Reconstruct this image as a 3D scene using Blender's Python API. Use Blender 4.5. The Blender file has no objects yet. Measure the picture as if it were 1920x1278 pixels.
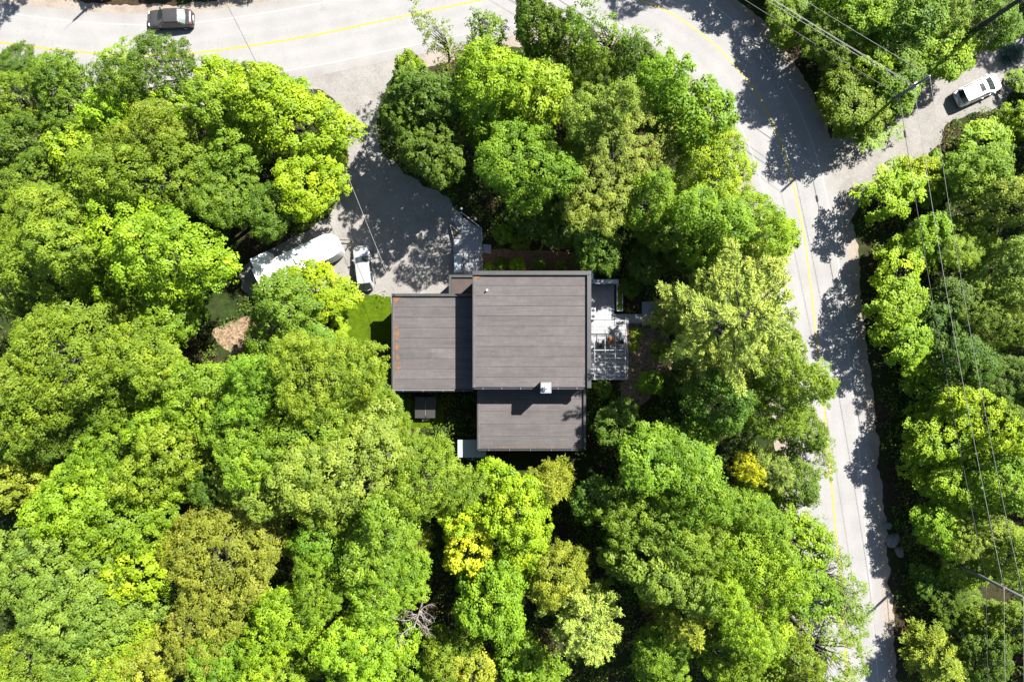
import bpy, bmesh, math, random
import numpy as np
from mathutils import Vector, Matrix, noise as mnoise

# ------------------------------------------------------------------ camera, sky, sun, exposure
SC = bpy.context.scene
COL = SC.collection
CAM_H = 70.0
cam_data = bpy.data.cameras.new('camera')
cam_data.sensor_width = 36.0
cam_data.lens = 24.0
cam_data.clip_start = 0.5
cam_data.clip_end = 6000.0
cam = bpy.data.objects.new('camera', cam_data)
cam.location = (0, 0, CAM_H)
cam.rotation_euler = (0, 0, 0)
COL.objects.link(cam)
SC.camera = cam

SUN_EL = math.radians(49)
SUN_AZ = math.radians(47.5)          # clockwise from +Y
sun_dir = Vector((math.sin(SUN_AZ) * math.cos(SUN_EL), math.cos(SUN_AZ) * math.cos(SUN_EL), math.sin(SUN_EL)))
world = bpy.data.worlds.new('World')
SC.world = world
world.use_nodes = True
wn = world.node_tree
for n in list(wn.nodes):
    wn.nodes.remove(n)
wo = wn.nodes.new('ShaderNodeOutputWorld')
wb = wn.nodes.new('ShaderNodeBackground')
sky = wn.nodes.new('ShaderNodeTexSky')
sky.sky_type = 'NISHITA'
sky.sun_disc = False
sky.sun_elevation = SUN_EL
sky.sun_rotation = SUN_AZ
sky.altitude = 200
wb.inputs['Strength'].default_value = 0.06
wn.links.new(sky.outputs[0], wb.inputs['Color'])
wn.links.new(wb.outputs[0], wo.inputs['Surface'])
sun_data = bpy.data.lights.new('sun', 'SUN')
sun_data.energy = 5.0
sun_data.angle = math.radians(0.5)
sun_data.color = (1.0, 0.955, 0.88)
sun = bpy.data.objects.new('sun', sun_data)
sun.rotation_euler = (-sun_dir).to_track_quat('-Z', 'Y').to_euler()
sun.location = sun_dir * 120
COL.objects.link(sun)
SC.view_settings.view_transform = 'Standard'
SC.view_settings.look = 'None'
SC.view_settings.gamma = 1.0
SC.view_settings.use_curve_mapping = False
SC.view_settings.exposure = 2.3
try:
    SC.cycles.max_bounces = 6
    SC.cycles.diffuse_bounces = 3
    SC.cycles.glossy_bounces = 2
    SC.cycles.transmission_bounces = 4
    SC.cycles.transparent_max_bounces = 6
    SC.cycles.use_denoising = True
except Exception:
    pass

# ------------------------------------------------------------------ helpers
rnd = random.Random(7)
NPR = np.random.default_rng(11)

def P(px, py, z=0.0):
    """a point of the photograph, at height z, as a place on site (metres)"""
    s = 1.5 * (CAM_H - z) / 1920.0
    return ((px - 960.0) * s, (639.0 - py) * s, z)

def tag(o, label=None, cat=None, group=None, kind=None):
    if label: o['label'] = label
    if cat: o['category'] = cat
    if group: o['group'] = group
    if kind: o['kind'] = kind
    return o

def empty(name, loc=(0, 0, 0), rz=0.0, label=None, cat=None, group=None):
    o = bpy.data.objects.new(name, None)
    o.empty_display_size = 0.3
    o.location = loc
    o.rotation_euler = (0, 0, rz)
    COL.objects.link(o)
    return tag(o, label, cat, group)

def link(name, me, mat=None, parent=None, loc=None, rot=None, scale=None):
    o = bpy.data.objects.new(name, me)
    if mat is not None and len(me.materials) == 0:
        me.materials.append(mat)
    COL.objects.link(o)
    if parent is not None:
        o.parent = parent
    if loc is not None: o.location = loc
    if rot is not None: o.rotation_euler = rot
    if scale is not None: o.scale = scale
    return o

def mesh_np(name, V, F, mat=None, smooth=False, attrs=None):
    """V (n,3), F (m,k) uniform face size"""
    V = np.asarray(V, dtype=np.float32); F = np.asarray(F, dtype=np.int32)
    me = bpy.data.meshes.new(name)
    k = F.shape[1]
    me.vertices.add(len(V)); me.vertices.foreach_set('co', V.ravel())
    me.loops.add(F.size); me.loops.foreach_set('vertex_index', F.ravel())
    me.polygons.add(len(F))
    me.polygons.foreach_set('loop_start', np.arange(0, F.size, k, dtype=np.int32))
    if smooth:
        me.polygons.foreach_set('use_smooth', np.ones(len(F), dtype=bool))
    if attrs:
        for an, av in attrs.items():
            a = me.attributes.new(an, 'FLOAT', 'FACE')
            a.data.foreach_set('value', np.asarray(av, dtype=np.float32))
    me.update(calc_edges=True)
    if mat is not None:
        me.materials.append(mat)
    return me

class MB:
    """collects faces of one part"""
    def __init__(self):
        self.v = []; self.f = []
    def box(self, x0, x1, y0, y1, z0, z1):
        b = len(self.v)
        self.v += [(x0, y0, z0), (x1, y0, z0), (x1, y1, z0), (x0, y1, z0), (x0, y0, z1), (x1, y0, z1), (x1, y1, z1), (x0, y1, z1)]
        self.f += [tuple(b + i for i in q) for q in ((0, 3, 2, 1), (4, 5, 6, 7), (0, 1, 5, 4), (1, 2, 6, 5), (2, 3, 7, 6), (3, 0, 4, 7))]
        return self
    def bar(self, a, b, w, h):
        """box beam from a to b, w wide, h high"""
        a = Vector(a); b = Vector(b); d = (b - a).normalized()
        up = Vector((0, 0, 1)) if abs(d.z) < 0.95 else Vector((1, 0, 0))
        s = d.cross(up).normalized(); u = s.cross(d)
        i0 = len(self.v)
        for p in (a, b):
            for q, r in ((-1, -1), (1, -1), (1, 1), (-1, 1)):
                self.v.append(tuple(p + s * (q * w / 2) + u * (r * h / 2)))
        self.f += [tuple(i0 + i for i in q) for q in ((0, 1, 2, 3), (7, 6, 5, 4), (0, 4, 5, 1), (1, 5, 6, 2), (2, 6, 7, 3), (3, 7, 4, 0))]
        return self
    def tube(self, pts, radii, n=6, cap=True):
        pts = [Vector(p) for p in pts]
        if not hasattr(radii, '__len__'): radii = [radii] * len(pts)
        i0 = len(self.v)
        for i, p in enumerate(pts):
            d = (pts[min(i + 1, len(pts) - 1)] - pts[max(i - 1, 0)])
            d = d.normalized() if d.length > 1e-9 else Vector((0, 0, 1))
            up = Vector((0, 0, 1)) if abs(d.z) < 0.9 else Vector((1, 0, 0))
            s = d.cross(up).normalized(); u = s.cross(d)
            for j in range(n):
                a = 2 * math.pi * j / n
                self.v.append(tuple(p + (s * math.cos(a) + u * math.sin(a)) * radii[i]))
        for i in range(len(pts) - 1):
            for j in range(n):
                k = (j + 1) % n
                self.f.append((i0 + i * n + j, i0 + i * n + k, i0 + (i + 1) * n + k, i0 + (i + 1) * n + j))
        if cap:
            self.f.append(tuple(i0 + j for j in range(n))[::-1])
            self.f.append(tuple(i0 + (len(pts) - 1) * n + j for j in range(n)))
        return self
    def prism(self, poly, z0, z1):
        i0 = len(self.v); n = len(poly)
        a = sum(poly[i][0] * poly[(i + 1) % n][1] - poly[(i + 1) % n][0] * poly[i][1] for i in range(n))
        if a < 0: poly = poly[::-1]
        self.v += [(p[0], p[1], z0) for p in poly] + [(p[0], p[1], z1) for p in poly]
        self.f.append(tuple(i0 + i for i in range(n))[::-1])
        self.f.append(tuple(i0 + n + i for i in range(n)))
        for i in range(n):
            k = (i + 1) % n
            self.f.append((i0 + i, i0 + k, i0 + n + k, i0 + n + i))
        return self
    def grid(self, pts):
        """pts[i][j] -> quads"""
        i0 = len(self.v); m = len(pts[0])
        for r in pts: self.v += [tuple(p) for p in r]
        for i in range(len(pts) - 1):
            for j in range(m - 1):
                self.f.append((i0 + i * m + j, i0 + i * m + j + 1, i0 + (i + 1) * m + j + 1, i0 + (i + 1) * m + j))
        return self
    def mesh(self, name, mat=None, smooth=False):
        me = bpy.data.meshes.new(name)
        me.from_pydata(self.v, [], self.f)
        if smooth:
            me.polygons.foreach_set('use_smooth', np.ones(len(self.f), dtype=bool))
        me.update()
        if mat is not None: me.materials.append(mat)
        return me
    def build(self, name, mat, parent=None, loc=None, smooth=False, bevel=0.0, rot=None):
        me = self.mesh(name, mat, smooth)
        o = link(name, me, None, parent, loc, rot)
        if bevel:
            m = o.modifiers.new('edge', 'BEVEL'); m.width = bevel; m.segments = 1; m.limit_method = 'ANGLE'
        return o

def box(name, mat, parent, x0, x1, y0, y1, z0, z1, bevel=0.0):
    return MB().box(x0, x1, y0, y1, z0, z1).build(name, mat, parent, bevel=bevel)

def poly_sheet(name, pts, z, mat, maxlen=1.0):
    """flat triangulated sheet from an outline"""
    bm = bmesh.new()
    vs = [bm.verts.new((p[0], p[1], z)) for p in pts]
    es = [bm.edges.new((vs[i], vs[(i + 1) % len(vs)])) for i in range(len(vs))]
    bmesh.ops.triangle_fill(bm, use_beauty=True, use_dissolve=False, edges=es)
    for f in bm.faces:
        if f.normal.z < 0: f.normal_flip()
    me = bpy.data.meshes.new(name); bm.to_mesh(me); bm.free()
    me.materials.append(mat)
    return link(name, me)

def catmull(pts, n=8, closed=False):
    pts = [np.array(p, float) for p in pts]; out = []
    N = len(pts)
    rng = range(N if closed else N - 1)
    for i in rng:
        if closed:
            p0, p1, p2, p3 = pts[(i - 1) % N], pts[i], pts[(i + 1) % N], pts[(i + 2) % N]
        else:
            p0, p1, p2, p3 = pts[max(i - 1, 0)], pts[i], pts[i + 1], pts[min(i + 2, N - 1)]
        for k in range(n):
            t = k / n
            out.append(0.5 * ((2 * p1) + (-p0 + p2) * t + (2 * p0 - 5 * p1 + 4 * p2 - p3) * t * t + (-p0 + 3 * p1 - 3 * p2 + p3) * t ** 3))
    if not closed: out.append(pts[-1])
    return out

def ragged(pts, amp, freq=0.9, seed=0.0):
    out = []
    n = len(pts)
    for i, p in enumerate(pts):
        a = pts[(i - 1) % n]; b = pts[(i + 1) % n]
        d = np.array([b[0] - a[0], b[1] - a[1]]); L = np.hypot(*d) or 1
        nn = np.array([-d[1], d[0]]) / L
        q = mnoise.noise(Vector((p[0] * freq + seed, p[1] * freq, 3.1))) + 0.5 * mnoise.noise(Vector((p[0] * freq * 3 + seed, p[1] * freq * 3, 7.7)))
        out.append((p[0] + nn[0] * amp * q, p[1] + nn[1] * amp * q))
    return out

def inside(poly, X, Y):
    X = np.asarray(X, float); Y = np.asarray(Y, float)
    r = np.zeros(X.shape, bool); n = len(poly); j = n - 1
    for i in range(n):
        xi, yi = poly[i][0], poly[i][1]; xj, yj = poly[j][0], poly[j][1]
        if yi != yj:
            c = ((yi > Y) != (yj > Y)) & (X < (xj - xi) * (Y - yi) / (yj - yi) + xi)
            r ^= c
        j = i
    return r

# ------------------------------------------------------------------ materials
def new_mat(name):
    m = bpy.data.materials.new(name); m.use_nodes = True
    nt = m.node_tree
    for n in list(nt.nodes): nt.nodes.remove(n)
    out = nt.nodes.new('ShaderNodeOutputMaterial')
    b = nt.nodes.new('ShaderNodeBsdfPrincipled')
    nt.links.new(b.outputs[0], out.inputs['Surface'])
    return m, nt, b, out

def ramp(nt, fac, stops):
    r = nt.nodes.new('ShaderNodeValToRGB')
    e = r.color_ramp.elements
    while len(e) < len(stops): e.new(0.5)
    for i, (p, c) in enumerate(stops):
        e[i].position = p; e[i].color = (*c, 1)
    nt.links.new(fac, r.inputs[0])
    return r.outputs[0]

def tex_noise(nt, scale, detail=4, rough=0.6, coord=None, stretch=None):
    n = nt.nodes.new('ShaderNodeTexNoise')
    n.inputs['Scale'].default_value = scale
    n.inputs['Detail'].default_value = detail
    n.inputs['Roughness'].default_value = rough
    src = coord
    if src is None:
        g = nt.nodes.new('ShaderNodeNewGeometry'); src = g.outputs['Position']
    if stretch:
        mp = nt.nodes.new('ShaderNodeMapping'); mp.inputs['Scale'].default_value = stretch
        nt.links.new(src, mp.inputs[0]); src = mp.outputs[0]
    nt.links.new(src, n.inputs['Vector'])
    return n.outputs['Fac']

def mixc(nt, fac, a, b, mode='MIX'):
    m = nt.nodes.new('ShaderNodeMix'); m.data_type = 'RGBA'; m.blend_type = mode
    for s, v in ((m.inputs[0], fac), (m.inputs[6], a), (m.inputs[7], b)):
        if isinstance(v, (int, float)): s.default_value = v
        elif isinstance(v, tuple): s.default_value = (*v, 1)
        else: nt.links.new(v, s)
    return m.outputs[2]

def math_n(nt, op, a, b=None):
    m = nt.nodes.new('ShaderNodeMath'); m.operation = op
    for s, v in zip(m.inputs, (a, b)):
        if v is None: continue
        if isinstance(v, (int, float)): s.default_value = v
        else: nt.links.new(v, s)
    return m.outputs[0]

def bump(nt, b, height, strength=0.4, dist=0.05):
    n = nt.nodes.new('ShaderNodeBump'); n.inputs['Strength'].default_value = strength; n.inputs['Distance'].default_value = dist
    nt.links.new(height, n.inputs['Height']); nt.links.new(n.outputs[0], b.inputs['Normal'])

def surf(name, c, rough=0.6, var=0.15, scale=3.0, metal=0.0, spec=0.5, fine=30.0, bmp=0.0, c2=None, coat=0.0, stretch=None, objvar=0.0):
    """painted / stone / metal surface with a little uneven wear"""
    if max(c) < 0.6 and metal < 0.9:
        c = tuple(0.5 * x for x in c); c2 = tuple(0.5 * x for x in c2) if c2 else None
    m, nt, b, out = new_mat(name)
    f = tex_noise(nt, scale, 5, 0.62, stretch=stretch)
    lo = tuple(x * (1 - var) for x in c); hi = tuple(min(1, x * (1 + var)) for x in c)
    if c2: hi = c2
    col = ramp(nt, f, [(0.32, lo), (0.68, hi)])
    if fine:
        g = tex_noise(nt, fine, 2, 0.5)
        col = mixc(nt, 1.0, col, ramp(nt, g, [(0.3, (0.9, 0.9, 0.9)), (0.7, (1.0, 1.0, 1.0))]), 'MULTIPLY')
    if objvar:
        oi = nt.nodes.new('ShaderNodeObjectInfo')
        col = mixc(nt, 1.0, col, ramp(nt, oi.outputs['Random'], [(0.0, (1 - objvar,) * 3), (1.0, (1.0,) * 3)]), 'MULTIPLY')
    nt.links.new(col, b.inputs['Base Color'])
    b.inputs['Roughness'].default_value = rough
    b.inputs['Metallic'].default_value = metal
    b.inputs['Specular IOR Level'].default_value = spec
    if coat: b.inputs['Coat Weight'].default_value = coat
    if bmp:
        bump(nt, b, tex_noise(nt, fine or 30, 3, 0.6), bmp, 0.03)
    return m

M = {}
# asphalt: pale weathered, lane-wise wear, fine stone grain
m, nt, b, out = new_mat('weathered_asphalt')
base = ramp(nt, tex_noise(nt, 0.35, 5, 0.6), [(0.3, (0.138, 0.135, 0.133)), (0.7, (0.162, 0.1585, 0.1565))])
grain = ramp(nt, tex_noise(nt, 9.0, 3, 0.7), [(0.25, (0.86, 0.86, 0.86)), (0.75, (1.06, 1.06, 1.06))])
col = mixc(nt, 1.0, base, grain, 'MULTIPLY')
stain = ramp(nt, tex_noise(nt, 1.3, 6, 0.75), [(0.60, (1, 1, 1)), (0.78, (0.84, 0.84, 0.85))])
col = mixc(nt, 1.0, col, stain, 'MULTIPLY')
vor = nt.nodes.new('ShaderNodeTexVoronoi'); vor.feature = 'DISTANCE_TO_EDGE'; vor.inputs['Scale'].default_value = 0.17
g = nt.nodes.new('ShaderNodeNewGeometry')
wv = nt.nodes.new('ShaderNodeTexNoise'); wv.inputs['Scale'].default_value = 0.7; wv.inputs['Detail'].default_value = 4
nt.links.new(g.outputs['Position'], wv.inputs['Vector'])
vm = nt.nodes.new('ShaderNodeVectorMath'); vm.operation = 'MULTIPLY_ADD'; vm.inputs[1].default_value = (3.0, 3.0, 0)
nt.links.new(wv.outputs['Color'], vm.inputs[0]); nt.links.new(g.outputs['Position'], vm.inputs[2])
nt.links.new(vm.outputs[0], vor.inputs['Vector'])
crack = ramp(nt, vor.outputs['Distance'], [(0.0, (0.86, 0.86, 0.86)), (0.004, (1, 1, 1))])
col = mixc(nt, 1.0, col, crack, 'MULTIPLY')
at = nt.nodes.new('ShaderNodeAttribute'); at.attribute_name = 'lateral'
ab = math_n(nt, 'ABSOLUTE', at.outputs['Fac'])
wp = ramp(nt, math_n(nt, 'MULTIPLY', ab, 0.2), [(0.02, (1.0, 1.0, 1.0)), (0.15, (0.93, 0.93, 0.935)), (0.27, (1.01, 1.01, 1.01)), (0.44, (0.93, 0.93, 0.935)), (0.56, (1.02, 1.02, 1.015)), (0.64, (0.97, 0.96, 0.95)), (0.78, (0.88, 0.86, 0.84))])
col = mixc(nt, ramp(nt, tex_noise(nt, 0.6, 4, 0.6), [(0.3, (0.35, 0.35, 0.35)), (0.65, (1, 1, 1))]), col, mixc(nt, 1.0, col, wp, 'MULTIPLY'))
spot = ramp(nt, tex_noise(nt, 2.2, 2, 0.4), [(0.755, (1, 1, 1)), (0.78, (0.62, 0.62, 0.63))])
col = mixc(nt, 1.0, col, spot, 'MULTIPLY')
nt.links.new(col, b.inputs['Base Color']); b.inputs['Roughness'].default_value = 0.88; b.inputs['Specular IOR Level'].default_value = 0.25
bump(nt, b, tex_noise(nt, 24, 3, 0.7), 0.35, 0.02)
M['asphalt'] = m

def gravel(name, c1, c2, c3):
    m, nt, b, out = new_mat(name)
    base = ramp(nt, tex_noise(nt, 0.45, 5, 0.65), [(0.3, c1), (0.55, c2), (0.75, c3)])
    v = nt.nodes.new('ShaderNodeTexVoronoi'); v.inputs['Scale'].default_value = 11.0
    g = nt.nodes.new('ShaderNodeNewGeometry'); nt.links.new(g.outputs['Position'], v.inputs['Vector'])
    hs = nt.nodes.new('ShaderNodeSeparateColor'); nt.links.new(v.outputs['Color'], hs.inputs[0])
    st = ramp(nt, hs.outputs[0], [(0.0, (0.84, 0.83, 0.82)), (0.5, (0.97, 0.97, 0.97)), (1.0, (1.1, 1.09, 1.08))])
    col = mixc(nt, 1.0, base, st, 'MULTIPLY')
    nt.links.new(col, b.inputs['Base Color']); b.inputs['Roughness'].default_value = 0.95; b.inputs['Specular IOR Level'].default_value = 0.2
    bump(nt, b, v.outputs['Distance'], 0.3, 0.02)
    return m
M['shoulder'] = gravel('gravel_shoulder', (0.115, 0.094, 0.077), (0.15, 0.128, 0.108), (0.158, 0.142, 0.127))
M['drive'] = gravel('driveway_gravel', (0.108, 0.101, 0.095), (0.134, 0.128, 0.121), (0.152, 0.146, 0.139))

def paint(name, c):
    m, nt, b, out = new_mat(name)
    w = tex_noise(nt, 5.0, 6, 0.75)
    col = ramp(nt, w, [(0.33, (0.138, 0.135, 0.13)), (0.47, c)])
    nt.links.new(col, b.inputs['Base Color']); b.inputs['Roughness'].default_value = 0.7
    return m
M['yellow_paint'] = paint('yellow_road_paint', (0.18, 0.142, 0.010))
M['white_paint'] = paint('white_road_paint', (0.178, 0.176, 0.172))

# woodland floor
m, nt, b, out = new_mat('leaf_litter_floor')
big = tex_noise(nt, 0.16, 4, 0.6)
litter = ramp(nt, tex_noise(nt, 2.4, 6, 0.75), [(0.28, (0.008, 0.006, 0.004)), (0.5, (0.022, 0.015, 0.009)), (0.76, (0.055, 0.034, 0.02))])
moss = ramp(nt, tex_noise(nt, 1.5, 5, 0.7), [(0.3, (0.006, 0.011, 0.003)), (0.7, (0.020, 0.032, 0.006))])
col = mixc(nt, ramp(nt, big, [(0.40, (0, 0, 0)), (0.54, (1, 1, 1))]), litter, moss)
nt.links.new(col, b.inputs['Base Color']); b.inputs['Roughness'].default_value = 0.95; b.inputs['Specular IOR Level'].default_value = 0.1
bump(nt, b, tex_noise(nt, 5, 5, 0.75), 0.8, 0.08)
M['floor'] = m
# exposed leaf litter
m, nt, b, out = new_mat('dry_leaf_litter')
v = nt.nodes.new('ShaderNodeTexVoronoi'); v.inputs['Scale'].default_value = 5.5
g = nt.nodes.new('ShaderNodeNewGeometry'); nt.links.new(g.outputs['Position'], v.inputs['Vector'])
hs = nt.nodes.new('ShaderNodeSeparateColor'); nt.links.new(v.outputs['Color'], hs.inputs[0])
col = ramp(nt, hs.outputs[0], [(0.0, (0.05, 0.028, 0.016)), (0.45, (0.115, 0.074, 0.043)), (1.0, (0.17, 0.118, 0.076))])
nt.links.new(mixc(nt, ramp(nt, tex_noise(nt, 0.9, 4), [(0.5, (0, 0, 0)), (0.68, (0.8, 0.8, 0.8))]), col, (0.045, 0.06, 0.012)), b.inputs['Base Color'])
b.inputs['Roughness'].default_value = 0.95; bump(nt, b, v.outputs['Distance'], 0.8, 0.05)
M['litter'] = m
M['mulch'] = surf('bark_mulch', (0.20, 0.085, 0.035), 0.95, 0.5, 4.0, fine=9.0, bmp=0.8, c2=(0.33, 0.165, 0.075))
M['lawn'] = surf('lawn_turf', (0.060, 0.110, 0.004), 0.95, 0.25, 1.6, fine=14.0, bmp=0.6, c2=(0.095, 0.150, 0.006), spec=0.05)
M['concrete'] = surf('concrete', (0.25, 0.24, 0.225), 0.9, 0.12, 2.0, bmp=0.2)

# leaf: colour comes from the tree, hue and depth vary from tuft to tuft
def leaf_mat(name, trans=0.42, rough=0.55, spec=0.22):
    m, nt, b, out = new_mat(name)
    oi = nt.nodes.new('ShaderNodeObjectInfo')
    at = nt.nodes.new('ShaderNodeAttribute'); at.attribute_name = 'tint'
    hv = nt.nodes.new('ShaderNodeHueSaturation')
    nt.links.new(oi.outputs['Color'], hv.inputs['Color'])
    mr = nt.nodes.new('ShaderNodeMapRange'); mr.inputs[1].default_value = 0; mr.inputs[2].default_value = 1
    mr.inputs[3].default_value = 0.482; mr.inputs[4].default_value = 0.514
    inv = math_n(nt, 'SUBTRACT', 1.0, at.outputs['Fac'])
    nt.links.new(inv, mr.inputs[0]); nt.links.new(mr.outputs[0], hv.inputs['Hue'])
    mv = nt.nodes.new('ShaderNodeMapRange'); mv.inputs[3].default_value = 0.62; mv.inputs[4].default_value = 1.38
    nt.links.new(at.outputs['Fac'], mv.inputs[0]); nt.links.new(mv.outputs[0], hv.inputs['Value'])
    nt.links.new(hv.outputs[0], b.inputs['Base Color'])
    b.inputs['Roughness'].default_value = rough; b.inputs['Specular IOR Level'].default_value = spec
    tr = nt.nodes.new('ShaderNodeBsdfTranslucent')
    tc = mixc(nt, 1.0, hv.outputs[0], (1.12, 1.2, 0.5), 'MULTIPLY')
    nt.links.new(tc, tr.inputs['Color'])
    mx = nt.nodes.new('ShaderNodeMixShader'); mx.inputs[0].default_value = trans
    nt.links.new(b.outputs[0], mx.inputs[1]); nt.links.new(tr.outputs[0], mx.inputs[2])
    nt.links.new(mx.outputs[0], out.inputs['Surface'])
    return m
M['leaf'] = leaf_mat('broad_leaf')
M['needle'] = leaf_mat('pine_needle', 0.25, 0.6, 0.2)
M['blade'] = leaf_mat('grass_blade', 0.3, 0.8, 0.05)
M['bark'] = surf('bark', (0.050, 0.046, 0.042), 0.95, 0.4, 3.0, fine=12, bmp=0.6, stretch=(1, 1, 0.25))
M['deadwood'] = surf('dead_wood', (0.26, 0.225, 0.20), 0.9, 0.3, 3.0, fine=12)
M['stone'] = surf('field_stone', (0.17, 0.165, 0.16), 0.9, 0.35, 1.8, fine=9, bmp=0.6)

# house
def membrane():
    m, nt, b, out = new_mat('roof_membrane')
    oi = nt.nodes.new('ShaderNodeObjectInfo')
    base = ramp(nt, tex_noise(nt, 0.55, 6, 0.7, stretch=(0.45, 2.2, 1)), [(0.3, (0.047, 0.0418, 0.0412)), (0.7, (0.0625, 0.0563, 0.0555))])
    col = mixc(nt, 1.0, base, ramp(nt, oi.outputs['Random'], [(0, (0.90, 0.90, 0.90)), (1, (1.08, 1.07, 1.07))]), 'MULTIPLY')
    dirt = tex_noise(nt, 1.4, 6, 0.75)
    col = mixc(nt, 1.0, col, ramp(nt, dirt, [(0.42, (0.86, 0.86, 0.87)), (0.6, (1, 1, 1)), (0.76, (1.22, 1.18, 1.15))]), 'MULTIPLY')
    rib = tex_noise(nt, 7.0, 3, 0.65, stretch=(0.06, 1.0, 1.0))
    col = mixc(nt, 1.0, col, ramp(nt, rib, [(0.3, (0.86, 0.86, 0.86)), (0.7, (1.1, 1.1, 1.1))]), 'MULTIPLY')
    fine = tex_noise(nt, 16, 3, 0.7)
    col = mixc(nt, 1.0, col, ramp(nt, fine, [(0.3, (0.88, 0.88, 0.88)), (0.7, (1.08, 1.08, 1.08))]), 'MULTIPLY')
    nt.links.new(col, b.inputs['Base Color']); b.inputs['Roughness'].default_value = 0.85; b.inputs['Specular IOR Level'].default_value = 0.3
    bump(nt, b, fine, 0.3, 0.02)
    return m
M['membrane'] = membrane()
M['cap'] = surf('metal_coping', (0.040, 0.040, 0.042), 0.5, 0.18, 1.5, metal=0.0, spec=0.4)
M['roofbase'] = surf('roof_underlay', (0.022, 0.020, 0.020), 0.9, 0.2, 2.0)
M['brownroof'] = surf('brown_membrane', (0.055, 0.036, 0.030), 0.85, 0.25, 1.0)
M['siding'] = surf('charcoal_siding', (0.035, 0.036, 0.038), 0.7, 0.2, 2.0)
M['white'] = surf('white_painted_metal', (0.72, 0.72, 0.71), 0.45, 0.06, 2.0)
M['greymetal'] = surf('galvanised_metal', (0.38, 0.39, 0.40), 0.45, 0.12, 3.0, metal=0.6)
M['deck'] = surf('grey_painted_deck', (0.33, 0.345, 0.365), 0.7, 0.12, 1.5, objvar=0.16, fine=20)
M['darkwood'] = surf('dark_stained_wood', (0.03, 0.027, 0.025), 0.7, 0.25, 4.0)
M['pergola'] = surf('pale_painted_timber', (0.42, 0.43, 0.45), 0.6, 0.08, 3.0)
M['rust_leaf'] = surf('fallen_rusty_needles', (0.26, 0.105, 0.034), 0.9, 0.3, 6.0)
M['brown_mat'] = surf('coir_brown', (0.24, 0.125, 0.055), 0.95, 0.2, 5.0, fine=40)
M['storage'] = surf('pale_resin', (0.36, 0.40, 0.44), 0.5, 0.06, 2.0)
M['sheet'] = surf('pale_sheet_roof', (0.34, 0.40, 0.43), 0.35, 0.1, 1.2)
M['teal'] = surf('teal_hull', (0.05, 0.24, 0.26), 0.35, 0.15, 2.0)
M['black'] = surf('black_rubber', (0.018, 0.018, 0.019), 0.75, 0.2, 4.0)
M['vinyl'] = surf('dark_vinyl', (0.016, 0.013, 0.0125), 0.55, 0.2, 3.0)
def glass(name, c, rough=0.06):
    m, nt, b, out = new_mat(name)
    f = tex_noise(nt, 1.5, 3)
    nt.links.new(ramp(nt, f, [(0.3, tuple(x * 0.8 for x in c)), (0.7, c)]), b.inputs['Base Color'])
    b.inputs['Roughness'].default_value = rough; b.inputs['Specular IOR Level'].default_value = 0.6
    return m
M['glass'] = glass('dark_glass', (0.016, 0.022, 0.024))
M['paleglass'] = glass('sky_lit_glass', (0.075, 0.10, 0.098), 0.12)
M['chrome'] = surf('bright_metal', (0.6, 0.6, 0.6), 0.25, 0.05, 3, metal=1.0)
M['red'] = surf('red_lens', (0.35, 0.015, 0.015), 0.25, 0.1, 3)
M['lamp'] = surf('clear_lens', (0.6, 0.6, 0.58), 0.15, 0.05, 3)
M['globe'] = surf('white_globe', (0.8, 0.8, 0.77), 0.4, 0.03, 3)
def carpaint(name, c, rough=0.3, metal=0.2):
    return surf(name, c, rough, 0.06, 2.0, metal=metal, spec=0.5, coat=0.6, fine=0)
M['car_silver'] = carpaint('silver_car_paint', (0.42, 0.425, 0.43))
M['car_grey'] = carpaint('grey_brown_car_paint', (0.060, 0.055, 0.051), 0.28, 0.2)
M['car_white'] = carpaint('white_car_paint', (0.72, 0.72, 0.72), 0.3, 0.0)
M['camper'] = surf('camper_fibreglass', (0.61, 0.62, 0.61), 0.45, 0.16, 0.9, fine=6)
M['wire'] = surf('bare_wire', (0.26, 0.26, 0.26), 0.5, 0.1, 1.0, fine=0)
M['cable'] = surf('black_cable', (0.03, 0.03, 0.03), 0.6, 0.1, 1.0, fine=0)
M['polewood'] = surf('weathered_pole_wood', (0.18, 0.17, 0.155), 0.9, 0.25, 2.0, stretch=(1, 1, 0.2))
M['porcelain'] = surf('insulator_porcelain', (0.45, 0.42, 0.38), 0.3, 0.1, 3.0)

# ------------------------------------------------------------------ the setting
ROADPX = [(-520, -20), (-330, 22), (-150, 57), (0, 80), (120, 95), (240, 103), (350, 101), (470, 86), (590, 66), (700, 43), (800, 22), (890, 3), (985, -14), (1070, -20),
          (1140, -14), (1200, 1), (1243, 18), (1290, 46), (1335, 80), (1375, 120), (1410, 165), (1440, 215), (1462, 265), (1480, 320), (1497, 390), (1509, 450),
          (1518, 520), (1527, 600), (1536, 680), (1545, 760), (1553, 840), (1561, 930), (1568, 1010), (1575, 1090), (1583, 1190), (1591, 1290), (1600, 1420), (1612, 1560), (1630, 1760)]
road_c = [p[:2] for p in catmull([P(*p)[:2] for p in ROADPX], 6)]
RC = np.array(road_c)
def road_normals(C):
    d = np.gradient(C, axis=0); d /= np.linalg.norm(d, axis=1)[:, None]
    return np.stack([-d[:, 1], d[:, 0]], 1)
RN = road_normals(RC)
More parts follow.
